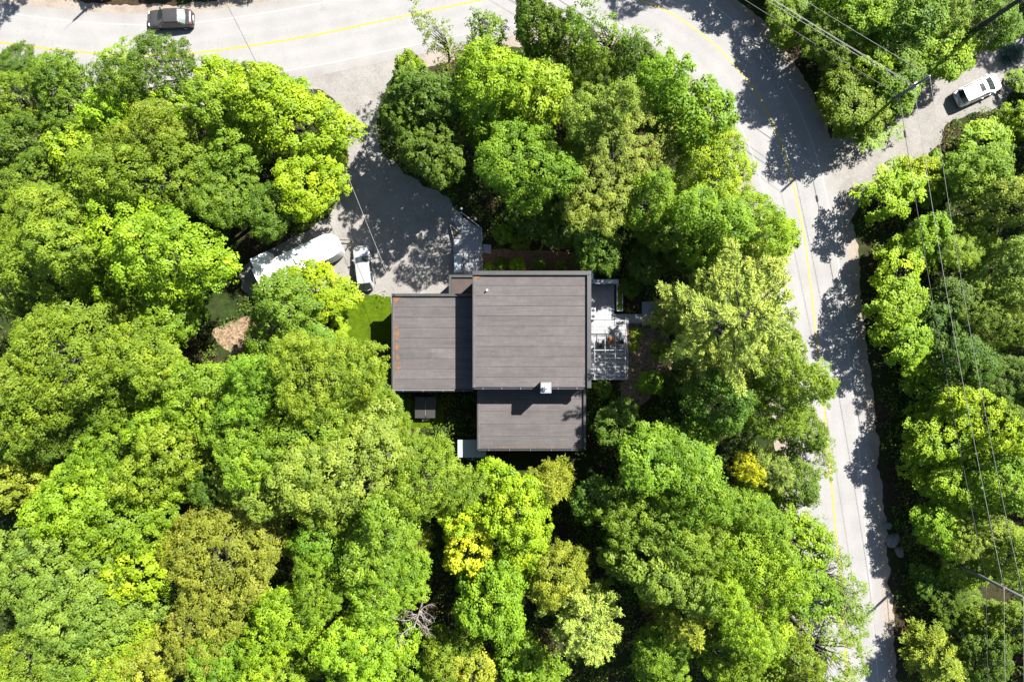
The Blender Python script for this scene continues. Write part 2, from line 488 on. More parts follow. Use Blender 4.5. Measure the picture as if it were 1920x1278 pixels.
def ribbon(o0, o1, z, wob0=0.0, wob1=0.0, seed=0.0, sub=1):
    """strip between lateral offsets o0..o1 of the road's centre line"""
    C = RC; N = RN
    if sub > 1:
        t = np.linspace(0, len(RC) - 1, (len(RC) - 1) * sub + 1)
        C = np.stack([np.interp(t, np.arange(len(RC)), RC[:, k]) for k in (0, 1)], 1); N = road_normals(C)
    def w(amp, s):
        return np.array([amp * (mnoise.noise(Vector((c[0] * 0.5 + s, c[1] * 0.5, s))) + 0.6 * mnoise.noise(Vector((c[0] * 1.7 + s, c[1] * 1.7, s)))) for c in C]) if amp else np.zeros(len(C))
    A = C + N * (o0 + w(wob0, seed + 1.3))[:, None]; B = C + N * (o1 + w(wob1, seed + 9.1))[:, None]
    V = np.zeros((len(C) * 2, 3)); V[0::2, :2] = A; V[1::2, :2] = B; V[:, 2] = z
    i = np.arange(len(C) - 1) * 2
    F = np.stack([i, i + 1, i + 3, i + 2], 1)
    F = F[:, ::-1] if o1 > o0 else F
    return V, F
# positive offset = left of travel = outer (north / east) side
def road_mesh():
    offs = [-4.15, -3.4, -2.2, -1.0, 0.0, 1.0, 2.2, 3.4, 4.2]
    t = np.linspace(0, len(RC) - 1, (len(RC) - 1) * 3 + 1)
    C = np.stack([np.interp(t, np.arange(len(RC)), RC[:, k]) for k in (0, 1)], 1); N = road_normals(C)
    w = np.array([[0.12 * (mnoise.noise(Vector((c[0] * 0.5 + q, c[1] * 0.5, q))) + 0.8 * mnoise.noise(Vector((c[0] * 1.9 + q, c[1] * 1.9, q)))) for q in (3.3, 11.1)] for c in C])
    m = len(offs); V = np.zeros((len(C), m, 3)); lat = np.zeros((len(C), m))
    for j, o in enumerate(offs):
        oo = o + (w[:, 0] if j == 0 else (w[:, 1] if j == m - 1 else 0)) * np.ones(len(C))
        V[:, j, :2] = C + N * oo[:, None]; lat[:, j] = oo
    V[:, :, 2] = 0.020 + 0.03 * (1 - np.abs(lat) / 4.3) * 0.0
    ix = np.arange(len(C) * m).reshape(len(C), m)
    F = np.stack([ix[:-1, :-1], ix[1:, :-1], ix[1:, 1:], ix[:-1, 1:]], -1).reshape(-1, 4)
    me = mesh_np('road', V.reshape(-1, 3), F, M['asphalt'])
    a = me.attributes.new('lateral', 'FLOAT', 'POINT'); a.data.foreach_set('value', lat.astype(np.float32).ravel())
    return me
road = link('road', road_mesh())
tag(road, 'pale grey two lane road sweeping round the wooded lot', 'road', kind='structure')
# step in the pavement edge
for nm, a, b_, z in (('edge_line', 3.02, 3.14, 0.025), ('edge_line', -3.16, -3.04, 0.025)):
    link(nm, mesh_np(nm, *ribbon(a, b_, z, sub=2), M['white_paint']), parent=road)
link('centre_line', mesh_np('centre_line', *ribbon(-0.10, 0.10, 0.0255, sub=2), M['yellow_paint']), parent=road)
sh = link('gravel_shoulder', mesh_np('gravel_shoulder', *ribbon(3.9, 5.1, 0.008, 0.0, 0.4, 5.0, 4), M['shoulder']))
tag(sh, 'tan gravel shoulder along the outer edge of the road', 'shoulder', kind='structure')
sh2 = link('gravel_shoulder', mesh_np('gravel_shoulder', *ribbon(-3.9, -5.5, 0.008, 0.0, 0.45, 15.0, 4), M['shoulder']))
tag(sh2, 'tan gravel shoulder along the inner edge of the road', 'shoulder', kind='structure')

DRIVE = [(548, 140), (600, 132), (690, 112), (752, 96), (752, 120), (728, 160), (714, 200), (706, 240), (720, 290), (770, 330), (830, 365), (858, 400), (862, 440), (862, 520), (850, 556),
         (760, 558), (700, 556), (662, 556), (640, 520), (618, 540), (540, 560), (470, 560), (455, 500), (560, 440), (620, 400), (640, 350), (652, 300), (648, 250), (636, 205), (612, 175), (575, 158)]
SIDE = [(1538, 300), (1552, 262), (1600, 248), (1650, 235), (1690, 205), (1722, 160), (1765, 128), (1815, 95), (1870, 60), (1960, 20), (2100, -40), (2130, 60), (1990, 120), (1905, 168), (1880, 200),
        (1815, 214), (1775, 235), (1760, 268), (1720, 300), (1668, 318), (1632, 345), (1606, 392), (1575, 420)]
drive_w = ragged([p[:2] for p in catmull([P(*p)[:2] for p in DRIVE], 5, True)], 0.42, 0.9, 4)
side_w = ragged([p[:2] for p in catmull([P(*p)[:2] for p in SIDE], 5, True)], 0.42, 0.9, 9)
dv = poly_sheet('driveway', drive_w, 0.013, M['drive'])
tag(dv, 'pale gravel driveway running from the road to the house', 'driveway', kind='structure')
ss = poly_sheet('side_street', side_w, 0.0135, M['drive'])
tag(ss, 'pale side lane branching off beyond the bend', 'lane', kind='structure')

LAWN = [(648, 556), (738, 556), (752, 560), (752, 640), (752, 740), (820, 745), (830, 790), (760, 800), (700, 760), (668, 680), (628, 645), (622, 600)]
lawn_w = ragged([p[:2] for p in catmull([P(*p)[:2] for p in LAWN], 5, True)], 0.45, 0.9, 2)
lw = poly_sheet('lawn', lawn_w, 0.016, M['lawn'])
tag(lw, 'small bright green lawn beside the garage wing', 'lawn', kind='structure')
BED = [(908, 470), (960, 468), (1030, 470), (1090, 476), (1110, 500), (1108, 520), (1040, 524), (900, 524), (902, 490)]
bed_w = ragged([p[:2] for p in catmull([P(*p)[:2] for p in BED], 5, True)], 0.25, 1.1, 6)
tag(poly_sheet('garden_bed', bed_w, 0.014, M['mulch']), 'rusty bark mulch bed along the north wall', 'garden bed', kind='structure')
CLEAR = [[(405, 615), (445, 600), (495, 598), (520, 622), (500, 650), (470, 665), (440, 700), (425, 690), (432, 660), (405, 640)],
         [(1165, 612), (1215, 606), (1255, 640), (1262, 690), (1225, 735), (1190, 765), (1165, 740)],
         [(400, 780), (430, 790), (425, 850), (395, 860), (385, 820)]]
clear_w = []
for k, c in enumerate(CLEAR):
    w = ragged([p[:2] for p in catmull([P(*p)[:2] for p in c], 5, True)], 0.35, 0.9, 3 + k)
    clear_w.append(w)
    tag(poly_sheet('leaf_litter', w, 0.010 + 0.001 * k, M['litter']),
        ('tan leaf litter clearing between the trees below the camper', 'sunlit brown litter slope below the east deck', 'small patch of brown leaf litter deep among the trees')[k], 'leaf litter', kind='structure')
# worn concrete strip by the garage wall
tag(poly_sheet('garden_path', [P(732, 553)[:2], P(748, 553)[:2], P(748, 640)[:2], P(742, 640)[:2]], 0.022, M['concrete']), 'narrow pale concrete strip beside the garage wall', 'path', kind='structure')

HOUSE_W = [(-11.9, 5.0), (-6.4, 6.9), (7.7, 6.9), (7.7, -10.8), (-3.6, -10.8), (-3.6, -5.2), (-11.9, -5.2)]
DECK_W = [P(1092, 524)[:2], P(1160, 524)[:2], P(1175, 585)[:2], P(1260, 560)[:2], P(1262, 610)[:2], P(1182, 612)[:2], P(1180, 718)[:2], P(1092, 718)[:2]]
ENTRY_W = [P(*q)[:2] for q in ((838, 410), (866, 392), (910, 425), (926, 455), (926, 480), (910, 520), (840, 520))]

def road_dist(X, Y):
    d = np.full(np.shape(X), 1e9)
    for c in RC[::2]:
        d = np.minimum(d, (X - c[0]) ** 2 + (Y - c[1]) ** 2)
    return np.sqrt(d)
def open_mask(X, Y, road_m=5.4, clear=True):
    X = np.asarray(X, float); Y = np.asarray(Y, float)
    r = road_dist(X, Y) < road_m
    for p in (drive_w, side_w, HOUSE_W, DECK_W, ENTRY_W, lawn_w, bed_w): r |= inside(p, X, Y)
    if clear:
        for p in clear_w: r |= inside(p, X, Y)
    return r

# ground: one sheet out to the horizon, gently uneven under the trees
ax = np.concatenate([[-2500, -1500, -800, -400, -220, -140, -100], np.arange(-80, 80.1, 1.0), [100, 140, 220, 400, 800, 1500, 2500]])
GX, GY = np.meshgrid(ax, ax, indexing='ij')
flat = np.zeros(GX.shape, bool)
for dx, dy in ((0, 0), (1.6, 0), (-1.6, 0), (0, 1.6), (0, -1.6)):
    flat |= open_mask(GX + dx, GY + dy, 7.2)
hz = np.array([mnoise.noise(Vector((x * 0.11, y * 0.11, 1.7))) + 0.5 * mnoise.noise(Vector((x * 0.31, y * 0.31, 5.2))) for x, y in zip(GX.ravel(), GY.ravel())]).reshape(GX.shape)
GZ = np.where(flat, -0.004, -0.15 + 0.22 * hz)
n = len(ax)
idx = np.arange(n * n).reshape(n, n)
GF = np.stack([idx[:-1, :-1], idx[1:, :-1], idx[1:, 1:], idx[:-1, 1:]], -1).reshape(-1, 4)
gr = link('ground', mesh_np('ground', np.stack([GX, GY, GZ], -1).reshape(-1, 3), GF, M['floor'], smooth=True))
tag(gr, 'woodland floor of brown leaf litter and moss', 'ground', kind='structure')

# lawn grass
n = 16000
bb = np.array(lawn_w); X = NPR.uniform(bb[:, 0].min(), bb[:, 0].max(), n); Y = NPR.uniform(bb[:, 1].min(), bb[:, 1].max(), n)
k = inside(lawn_w, X, Y) & ~inside(HOUSE_W, X, Y); X = X[k]; Y = Y[k]; n = len(X)
a = NPR.uniform(0, 6.283, n); ln = NPR.uniform(0.04, 0.11, n); hh = NPR.uniform(0.03, 0.09, n)
V = np.zeros((n, 3, 3)); V[:, 0] = np.stack([X + 0.03 * np.sin(a), Y - 0.03 * np.cos(a), np.full(n, 0.014)], 1)
V[:, 1] = np.stack([X - 0.03 * np.sin(a), Y + 0.03 * np.cos(a), np.full(n, 0.014)], 1)
V[:, 2] = np.stack([X + ln * np.cos(a), Y + ln * np.sin(a), hh], 1)
gmesh = mesh_np('grass', V.reshape(-1, 3), np.arange(n * 3).reshape(-1, 3), M['blade'], attrs={'tint': np.clip(np.array([0.5 + 0.75 * mnoise.noise(Vector((x * 0.7, y * 0.7, 2.0))) + 0.4 * mnoise.noise(Vector((x * 2.9, y * 2.9, 6.0))) for x, y in zip(X, Y)]) + NPR.normal(0, 0.12, n), 0, 1)})
gro = link('grass', gmesh); gro.color = (0.062, 0.112, 0.002, 1)
tag(gro, 'short bright grass covering the small lawn', 'grass', kind='stuff')

# ------------------------------------------------------------------ house
house = empty('house', (0, 0, 0), label='dark modern house of flat roofed boxes among the trees', cat='house')
ZM, ZG, ZS, ZL = 7.4, 4.6, 4.6, 3.4
MX0, MX1, MY0, MY1 = -3.62, 7.24, -4.30, 6.40
GX0, GX1, GY0, GY1 = -11.50, -3.62, -4.72, 4.52
SX0, SX1, SY0, SY1 = -3.32, 7.06, -10.38, -4.30
LX0, LX1, LY0, LY1 = -6.14, -3.62, 4.52, 6.42
I = 0.28
box('wall', M['siding'], house, MX0 + I, MX1 - I, MY0 + 0.1, MY1 - I, -0.3, ZM - 0.34)
box('wall', M['siding'], house, GX0 + I + 0.35, MX0 + I - 0.004, GY0 + I, GY1 - I, -0.3, ZG - 0.34)
box('wall', M['siding'], house, SX0 + I, SX1 - I, SY0 + I, MY0 + 0.096, -0.3, ZS - 0.34)
box('wall', M['siding'], house, LX0 + 0.2, LX1 + I - 0.004, LY0 - I + 0.004, LY1 - 0.2, -0.3, ZL - 0.28)

def flat_roof(x0, x1, y0, y1, z, nstrip, par, label, pw=0.42, ph=0.34, seed=1, mat='membrane'):
    """membrane roof: base slab, lapped strips, coping on the sides named in par"""
    r = box('flat_roof', M['roofbase'], house, x0 + 0.02, x1 - 0.02, y0 + 0.02, y1 - 0.02, z - 0.33, z - 0.012)
    r['label'] = label
    rg = random.Random(seed)
    ix0 = x0 + (pw if 'W' in par else 0.06); ix1 = x1 - (pw if 'E' in par else 0.06)
    iy0 = y0 + (pw if 'S' in par else 0.10); iy1 = y1 - (pw if 'N' in par else 0.06)
    st = (iy1 - iy0) / nstrip
    for i in range(nstrip):
        a = iy0 + i * st; b_ = a + st - 0.024
        cuts = [ix0]
        c = ix0 + rg.uniform(0.15, 0.85) * (ix1 - ix0)
        cuts += [c] if (ix1 - ix0) > 5 and rg.random() < 0.55 else []
        if (ix1 - ix0) > 9 and rg.random() < 0.15: cuts.append(min(ix1 - 0.8, c + rg.uniform(1.8, 4.5)))
        cuts = sorted(cuts) + [ix1]
        for p, q in zip(cuts[:-1], cuts[1:]):
            if q - p < 0.2: continue
            mb = MB(); lift = 0.012 + rg.uniform(0, 0.005)
            mb.box(p, q - 0.005, a + rg.uniform(-0.006, 0.006), b_, z - 0.02, z + lift)
            # the lap: lower edge of a strip lies over its neighbour
            for vi in (4, 5): mb.v[vi] = (mb.v[vi][0], mb.v[vi][1], z + lift + 0.010)
            o = mb.build('roof_strip', M[mat], r)
    # copings
    def cope(n, xa, xb, ya, yb):
        o = box('coping', M['cap'], r, xa, xb, ya, yb, z - 0.345, z + ph, bevel=0.015)
    if 'N' in par: cope('n', x0, x1, y1 - pw + 0.012, y1)
    if 'S' in par: cope('s', x0, x1, y0, y0 + pw - 0.012)
    yt = y1 - (pw if 'N' in par else 0) - 0.002; yb = y0 + (pw if 'S' in par else 0) + 0.002
    for s, xa, xb in (('W', x0, x0 + pw - 0.012), ('E', x1 - pw + 0.012, x1)):
        if s in par: cope(s, xa, xb, yb, yt)
    return r
main_roof = flat_roof(MX0, MX1, MY0, MY1, ZM, 11, 'NE', 'highest and largest square grey roof with long lapped strips', pw=0.40, ph=0.30, seed=3)
box('coping', M['cap'], main_roof, MX0, MX0 + 0.06, MY0, MY1 - 0.41, ZM - 0.345, ZM + 0.05)
west_trim = box('edge_band', M['membrane'], main_roof, MX0 + 0.065, MX0 + 0.30, MY0 + 0.05, MY1 - 0.42, ZM + 0.03, ZM + 0.085)
gar_roof = flat_roof(GX0, GX1 - 0.01, GY0, GY1, ZG, 9, 'N', 'lower grey roof of the west garage wing with orange needle litter', pw=0.28, ph=0.26, seed=5)
box('coping', M['cap'], gar_roof, GX0 - 0.02, GX0 + 0.10, GY0, GY1 - 0.28, ZG - 0.345, ZG + 0.07)
box('edge_band', M['membrane'], gar_roof, GX0 + 0.105, GX0 + 0.26, GY0 + 0.05, GY1 - 0.29, ZG + 0.03, ZG + 0.075)
sou_roof = flat_roof(SX0, SX1, SY0, SY1 - 0.01, ZS, 5, 'E', 'lower grey roof of the south wing under the chimney shadow', pw=0.26, ph=0.26, seed=8)
box('coping', M['cap'], sou_roof, SX0 - 0.02, SX0 + 0.10, SY0, SY1 - 0.02, ZS - 0.345, ZS + 0.07)
box('edge_band', M['membrane'], sou_roof, SX0 + 0.105, SX0 + 0.26, SY0 + 0.08, SY1 - 0.02, ZS + 0.03, ZS + 0.075)
lnk = box('flat_roof', M['brownroof'], house, LX0 + 0.24, LX1 - 0.01, LY0 + 0.01, LY1 - 0.24, ZL - 0.2, ZL)
lnk['label'] = 'small sunken brown roof over the entrance'
box('coping', M['cap'], lnk, LX0, LX1 - 0.01, LY1 - 0.235, LY1, ZL - 0.3, ZL + 0.24)
box('coping', M['cap'], lnk, LX0, LX0 + 0.235, LY0 + 0.01, LY1 - 0.24, ZL - 0.3, ZL + 0.24)
# gutters with pale brackets on the south edges
def gutter(r, x0, x1, y, z, nb):
    g = MB()
    g.box(x0, x1, y - 0.12, y - 0.105, z - 0.14, z - 0.02); g.box(x0, x1, y - 0.104, y - 0.002, z - 0.14, z - 0.125)
    gg = g.build('gutter', M['cap'], r)
    for i in range(nb):
        x = x0 + (i + 0.5) * (x1 - x0) / nb
        box('bracket', M['greymetal'], gg, x - 0.02, x + 0.02, y - 0.13, y + 0.02, z - 0.016, z + 0.02)
gutter(house, MX0 + 0.1, MX1 - 0.42, MY0, ZM, 6)
gutter(house, GX0 + 0.1, GX1 - 0.1, GY0, ZG, 4)
gutter(house, SX0 + 0.1, SX1 - 0.32, SY0, ZS, 5)
box('drip_edge', M['greymetal'], house, GX0 + 0.05, GX1 - 1.9, GY0 - 0.02, GY0 + 0.05, ZG + 0.024, ZG + 0.05)
# chimney straddling the south edge of the main roof
cx0, cy0 = P(1013.5, 737, 8.75)[:2]; cx1, cy1 = P(1034, 716, 8.75)[:2]
ch = box('chimney', M['siding'], house, cx0 + 0.04, cx1 - 0.04, cy0 + 0.04, cy1 - 0.04, ZS + 0.03, 8.62)
box('chimney_cap', M['greymetal'], ch, cx0, cx1, cy0, cy1, 8.62, 8.74, bevel=0.02)
box('crown_slab', M['white'], ch, cx0 + 0.2, cx1 - 0.2, cy0 + 0.2, cy1 - 0.2, 8.735, 8.80)
ccx, ccy = (cx0 + cx1) / 2 - 0.05, (cy0 + cy1) / 2
fl = MB().tube([(ccx, ccy, 8.78), (ccx, ccy, 9.05)], 0.15, 12).build('flue', M['greymetal'], ch)
MB().tube([(ccx, ccy, 9.09), (ccx, ccy, 9.12), (ccx, ccy, 9.2)], [0.23, 0.23, 0.04], 12).build('flue_cowl', M['greymetal'], ch)
vx, vy = P(913, 544, 7.6)[:2]
vp = MB().tube([(vx, vy, ZM), (vx, vy, ZM + 0.42)], 0.07, 10).build('vent_pipe', M['white'], house)
MB().tube([(vx, vy, ZM + 0.012), (vx, vy, ZM + 0.10)], [0.16, 0.08], 10).build('vent_flashing', M['greymetal'], house)
# openings in the walls
def window(x, y, z, w, h, axis):
    f = MB(); t = 0.06
    if axis == 'y':
        f.box(x - w / 2, x + w / 2, y - 0.03, y + 0.03, z, z + t).box(x - w / 2, x + w / 2, y - 0.03, y + 0.03, z + h - t, z + h)
        f.box(x - w / 2, x - w / 2 + t, y - 0.03, y + 0.03, z + t, z + h - t).box(x + w / 2 - t, x + w / 2, y - 0.03, y + 0.03, z + t, z + h - t)
        o = f.build('window', M['black'], house); box('pane', M['glass'], o, x - w / 2 + t, x + w / 2 - t, y - 0.012, y + 0.012, z + t, z + h - t)
    else:
        f.box(x - 0.03, x + 0.03, y - w / 2, y + w / 2, z, z + t).box(x - 0.03, x + 0.03, y - w / 2, y + w / 2, z + h - t, z + h)
        f.box(x - 0.03, x + 0.03, y - w / 2, y - w / 2 + t, z + t, z + h - t).box(x - 0.03, x + 0.03, y + w / 2 - t, y + w / 2, z + t, z + h - t)
        o = f.build('window', M['black'], house); box('pane', M['glass'], o, x - 0.012, x + 0.012, y - w / 2 + t, y + w / 2 - t, z + t, z + h - t)
for x in (-1.6, 1.6, 4.8):
    window(x, MY1 - I + 0.012, 4.5, 1.5, 1.3, 'y'); window(x + 0.6, SY0 + I - 0.012, 1.1, 1.7, 2.0, 'y')
for y in (-2.5, 0.9, 3.8): window(MX1 - I + 0.012, y, 4.3, 1.6, 1.6, 'x')
for y in (-8.4, -6.3): window(SX0 + I - 0.012, y, 1.0, 1.2, 1.5, 'x')
gd = box('garage_door', M['siding'], house, -10.4, -7.6, GY1 - I + 0.004, GY1 - I + 0.05, 0.0, 2.3)
for k in range(4): box('door_panel', M['siding'], gd, -10.35, -7.65, GY1 - I + 0.052, GY1 - I + 0.075, 0.06 + k * 0.56, 0.56 + k * 0.56)
dr = box('entrance_door', M['darkwood'], house, -5.6, -4.6, LY1 - 0.196, LY1 - 0.15, 0.45, 2.55)
MB().tube([(-5.5, LY1 - 0.12, 1.35), (-5.5, LY1 - 0.12, 1.65)], 0.02, 6).build('door_handle', M['chrome'], dr)

# orange needle litter lying on the roofs
def needles(spots, z, label):
    V = []; F = []
    rg = random.Random(len(spots))
    for (px, py, sx, sy, n) in spots:
        x, y, _ = P(px, py, z); sx *= 0.051; sy *= 0.051
        for _ in range(n):
            a = rg.uniform(0, 6.28); l = rg.uniform(0.03, 0.075)
            u, v = rg.gauss(0, sx * 0.45), rg.gauss(0, sy * 0.45)
            c = np.array([x + u, y + v, z + rg.uniform(0.002, 0.03)])
            d = np.array([math.cos(a) * l, math.sin(a) * l, rg.uniform(-0.01, 0.01)]); e = np.array([-math.sin(a) * l * 0.5, math.cos(a) * l * 0.5, rg.uniform(-0.01, 0.01)])
            i = len(V); V += [c - d, c + e, c + d, c - e]; F.append((i, i + 1, i + 2, i + 3))
    o = link('fallen_needles', mesh_np('fallen_needles', np.array(V), np.array(F), M['rust_leaf']))
    tag(o, label, 'needle litter', kind='stuff')
gz = ZG + 0.03
needles([(743, 613, 4, 4, 45), (744, 627, 4.5, 6, 100), (744.5, 634, 3, 5, 40), (744, 651, 4.5, 7, 110), (745, 670, 3.5, 5, 65), (748, 682, 4, 3, 32), (747, 690, 4, 5, 60), (749, 704, 1, 2, 4),
         (741.5, 561, 5, 5, 130), (746, 558, 7, 3, 60), (740, 567, 2.5, 5, 20), (746, 660, 3, 30, 14)], gz, 'orange fallen needles gathered along the west edge of garage roof')
needles([(893, 519, 5, 4, 110), (899, 518, 4, 2.5, 40), (891, 524, 2, 6, 30)], ZM + 0.05, 'orange fallen needles in the corner of the highest roof')

# stray leaves and twigs over the roofs
needles([(rnd.uniform(905, 1090), rnd.uniform(520, 718), 3, 3, rnd.choice((1, 1, 2, 3))) for _ in range(34)] + [(1092, 530 + 14 * k, 3, 6, 4) for k in range(12)], ZM + 0.03, 'stray brown leaves scattered over the highest roof')
needles([(rnd.uniform(905, 1090), rnd.uniform(765, 832), 3, 3, rnd.choice((1, 1, 2))) for _ in range(16)] + [(915 + 15 * k, 838, 6, 1.5, 5) for k in range(12)], ZS + 0.03, 'stray brown leaves scattered over the south wing roof')

# ------------------------------------------------------------------ decks
def clip(poly, n, d, keep):
    """clip polygon by half plane n.p <= d (keep=1) or >= d"""
    out = []; m = len(poly)
    for i in range(m):
        a, b_ = poly[i], poly[(i + 1) % m]
        fa = (n[0] * a[0] + n[1] * a[1] - d) * keep; fb = (n[0] * b_[0] + n[1] * b_[1] - d) * keep
        if fa <= 0: out.append(a)
        if (fa < 0 < fb) or (fb < 0 < fa):
            t = fa / (fa - fb); out.append((a[0] + t * (b_[0] - a[0]), a[1] + t * (b_[1] - a[1])))
    return out
def boards(parent, poly, ang, z, w=0.14, gap=0.012, th=0.035, mat='deck'):
    n = (-math.sin(ang), math.cos(ang))
    ds = [n[0] * p[0] + n[1] * p[1] for p in poly]
    d = min(ds)
    while d < max(ds):
        q = clip(clip(poly, n, d + w - gap, 1), n, d, -1)
        if len(q) >= 3:
            ar = abs(sum(q[i][0] * q[(i + 1) % len(q)][1] - q[(i + 1) % len(q)][0] * q[i][1] for i in range(len(q)))) / 2
            if ar > 0.004:
                dz = rnd.uniform(-0.003, 0.003)
                MB().prism(q, z - th + dz, z + dz).build('board', M[mat], parent)
        d += w
def rebase(e, at):
    for ch in e.children: ch.location = ch.location - Vector(at)
    e.location = at
PX = lambda pts, z: [P(x, y, z)[:2] for x, y in pts]

ed = empty('entrance_deck', (0, 0, 0), label='pale grey boarded entrance deck with angled steps north of house', cat='deck')
z1 = 0.45
bd = MB().prism(PX([(851, 449), (863, 438), (869, 411), (902, 432), (903, 511), (852, 511)], 0.2), 0.02, 0.40).build('deck_frame', M['darkwood'], ed)
boards(ed, PX([(850.5, 449), (863, 437), (869, 408), (903, 430), (905, 474), (850.5, 474)], z1), math.pi / 2, z1)
boards(ed, PX([(850.5, 474.6), (905, 474.6), (905, 514), (850.5, 514)], z1), 0.0, z1)
boards(ed, PX([(862, 436.5), (868, 408.5), (865.5, 400), (849, 413), (853, 420)], 0.26), math.radians(38), 0.26)
boards(ed, PX([(848.4, 412.6), (864.8, 399.4), (860, 395.5), (844, 409)], 0.12), math.radians(38), 0.12)
# railing on the garden side
def railing(parent, pts, z, h=0.95, mat='darkwood', mat2=None, step=1.1):
    pts = [Vector((*p, 0)) for p in pts]
    for a, b_ in zip(pts[:-1], pts[1:]):
        d = b_ - a; n = max(1, int(d.length / step + 0.5))
        for i in range(n + 1):
            q = a + d * (i / n)
            MB().box(q.x - 0.035, q.x + 0.035, q.y - 0.035, q.y + 0.035, z, z + h).build('railing_post', M[mat], parent)
        MB().bar((a.x, a.y, z + h + 0.025), (b_.x, b_.y, z + h + 0.025), 0.09, 0.045).build('handrail', M[mat2 or mat], parent)
        for hh in (0.2, 0.42, 0.64):
            MB().bar((a.x, a.y, z + hh), (b_.x, b_.y, z + hh), 0.02, 0.03).build('rail_bar', M[mat], parent)
railing(ed, PX([(866, 400.5), (903, 430), (905, 454)], z1), z1, 0.85, 'darkwood', 'greymetal')
railing(ed, PX([(901, 476), (903, 510)], z1), z1, 0.9)
railing(ed, PX([(869.5, 476), (869.5, 511)], z1), z1, 0.9)
# side steps to the garden
boards(ed, PX([(905.8, 457.5), (921, 459), (921, 476), (905.8, 474)], 0.3), math.pi / 2, 0.30, w=0.27)
rebase(ed, P(876, 455, 0))
for (px, py), lb in (((866.5, 394), 'white globe lamp at the foot of the entrance steps'), ((893, 413.5), 'white globe lamp beside the entrance deck railing')):
    g = empty('globe_lamp', P(px, py, 0), label=lb, cat='lamp', group='globe lamps by the entrance')
    MB().tube([(0, 0, 0), (0, 0, 0.75)], 0.03, 8).build('lamp_post', M['black'], g)
    bm = bmesh.new(); bmesh.ops.create_icosphere(bm, subdivisions=2, radius=0.13, matrix=Matrix.Translation((0, 0, 0.86)))
    me = bpy.data.meshes.new('globe'); bm.to_mesh(me); bm.free(); me.materials.append(M['globe']); me.polygons.foreach_set('use_smooth', np.ones(len(me.polygons), bool)); link('globe', me, None, g)
    MB().tube([(0, 0, 0.74), (0, 0, 0.77)], 0.07, 8).build('collar', M['black'], g)
# dark corner planter
pl = empty('corner_planter', P(851, 433, 0), label='dark three cornered planter box beside the entrance steps', cat='planter')
tri = PX([(843.5, 420), (862, 437), (851, 448.5)], 0.6); c = np.mean(np.array(tri), 0)
o0 = [(p[0] - pl.location.x, p[1] - pl.location.y) for p in tri]; c0 = c - np.array(pl.location[:2])
inn = [tuple(c0 + (np.array(p) - c0) * 0.8) for p in o0]
MB().prism(o0, 0.0, 0.5).build('box_body', M['darkwood'], pl)
rim = MB()
for a, b_ in zip(o0, o0[1:] + o0[:1]): rim.bar((*a, 0.53), (*b_, 0.53), 0.06, 0.06)
rim.build('rim', M['greymetal'], pl)
MB().prism(inn, 0.5, 0.515).build('soil', M['floor'], pl)
# storage box
sx, sy, _ = P(851.5, 511, 1.0); tx, ty, _ = P(867.5, 478, 1.0)
sb = empty('storage_box', ((sx + tx) / 2, (sy + ty) / 2, z1 + 0.002), label='pale blue grey storage box on the entrance deck', cat='storage box')
w, d = (tx - sx) / 2, (ty - sy) / 2
box('box_body', M['storage'], sb, -w + 0.04, w - 0.04, -d + 0.04, d - 0.04, 0, 0.6, bevel=0.02)
box('lid', M['storage'], sb, -w, w, -d, d, 0.605, 0.68, bevel=0.03)
box('hinge', M['black'], sb, w - 0.02, w + 0.02, -d * 0.6, d * 0.6, 0.5, 0.6)

ed2 = empty('side_deck', P(1125, 570, 0), label='pale grey boarded deck along the east wall with a walkway', cat='deck')
ed2m = z2 = 0.55
box('deck_frame', M['darkwood'], ed2, *[v - ed2.location.x for v in (6.9, P(1150, 0, z2)[0])], *[v - ed2.location.y for v in (P(0, 598, z2)[1], P(0, 535, z2)[1])], 0.02, 0.5)
def loc(pts, e): return [(p[0] - e.location.x, p[1] - e.location.y) for p in pts]
boards(ed2, loc(PX([(1088, 532), (1151.5, 532), (1151.5, 599), (1088, 599)], z2), ed2), math.pi / 2, z2, w=0.15)
boards(ed2, loc(PX([(1152, 588.5), (1203, 588.5), (1203, 605.5), (1152, 605.5)], z2), ed2), 0.0, z2, w=0.15)
boards(ed2, loc(PX([(1203.6, 566), (1250, 562), (1252, 606), (1203.6, 608)], 0.42), ed2), 0.0, 0.42, w=0.15)
box('step_riser', M['darkwood'], ed2, *[P(x, 0, 0.4)[0] - ed2.location.x for x in (1203.2, 1252)], *[P(0, y, 0.4)[1] - ed2.location.y for y in (611, 608.4)], 0.02, 0.40)
# terrace under the pergola
tr = empty('terrace', P(1143, 655, 0), label='pale grey terrace boards under the timber pergola', cat='terrace')
boards(tr, loc(PX([(1094, 599.8), (1174.5, 599.8), (1174.5, 712), (1094, 712)], 0.5), tr), 0.0, 0.5, w=0.15)
box('deck_frame', M['darkwood'], tr, *[P(x, 0, 0.3)[0] - tr.location.x for x in (1096, 1173)], *[P(0, y, 0.3)[1] - tr.location.y for y in (710.5, 601)], 0.02, 0.46)
pg = empty('pergola', P(1143, 655, 0.502), label='pale timber pergola of thin beams over the terrace', cat='pergola')
zt = 2.75
def pgp(x, y, z=zt): q = P(x, y, z); return (q[0] - pg.location.x, q[1] - pg.location.y, z - 0.502)
for x, y in ((1115, 601), (1175, 601), (1115, 710), (1175, 710), (1175, 656)):
    q = pgp(x, y); MB().box(q[0] - 0.05, q[0] + 0.05, q[1] - 0.05, q[1] + 0.05, 0, q[2] - 0.08).build('post', M['pergola'], pg)
for y in (601, 630, 656, 710):
    MB().bar(pgp(1112, y), pgp(1178, y), 0.06, 0.12).build('beam', M['pergola'], pg)
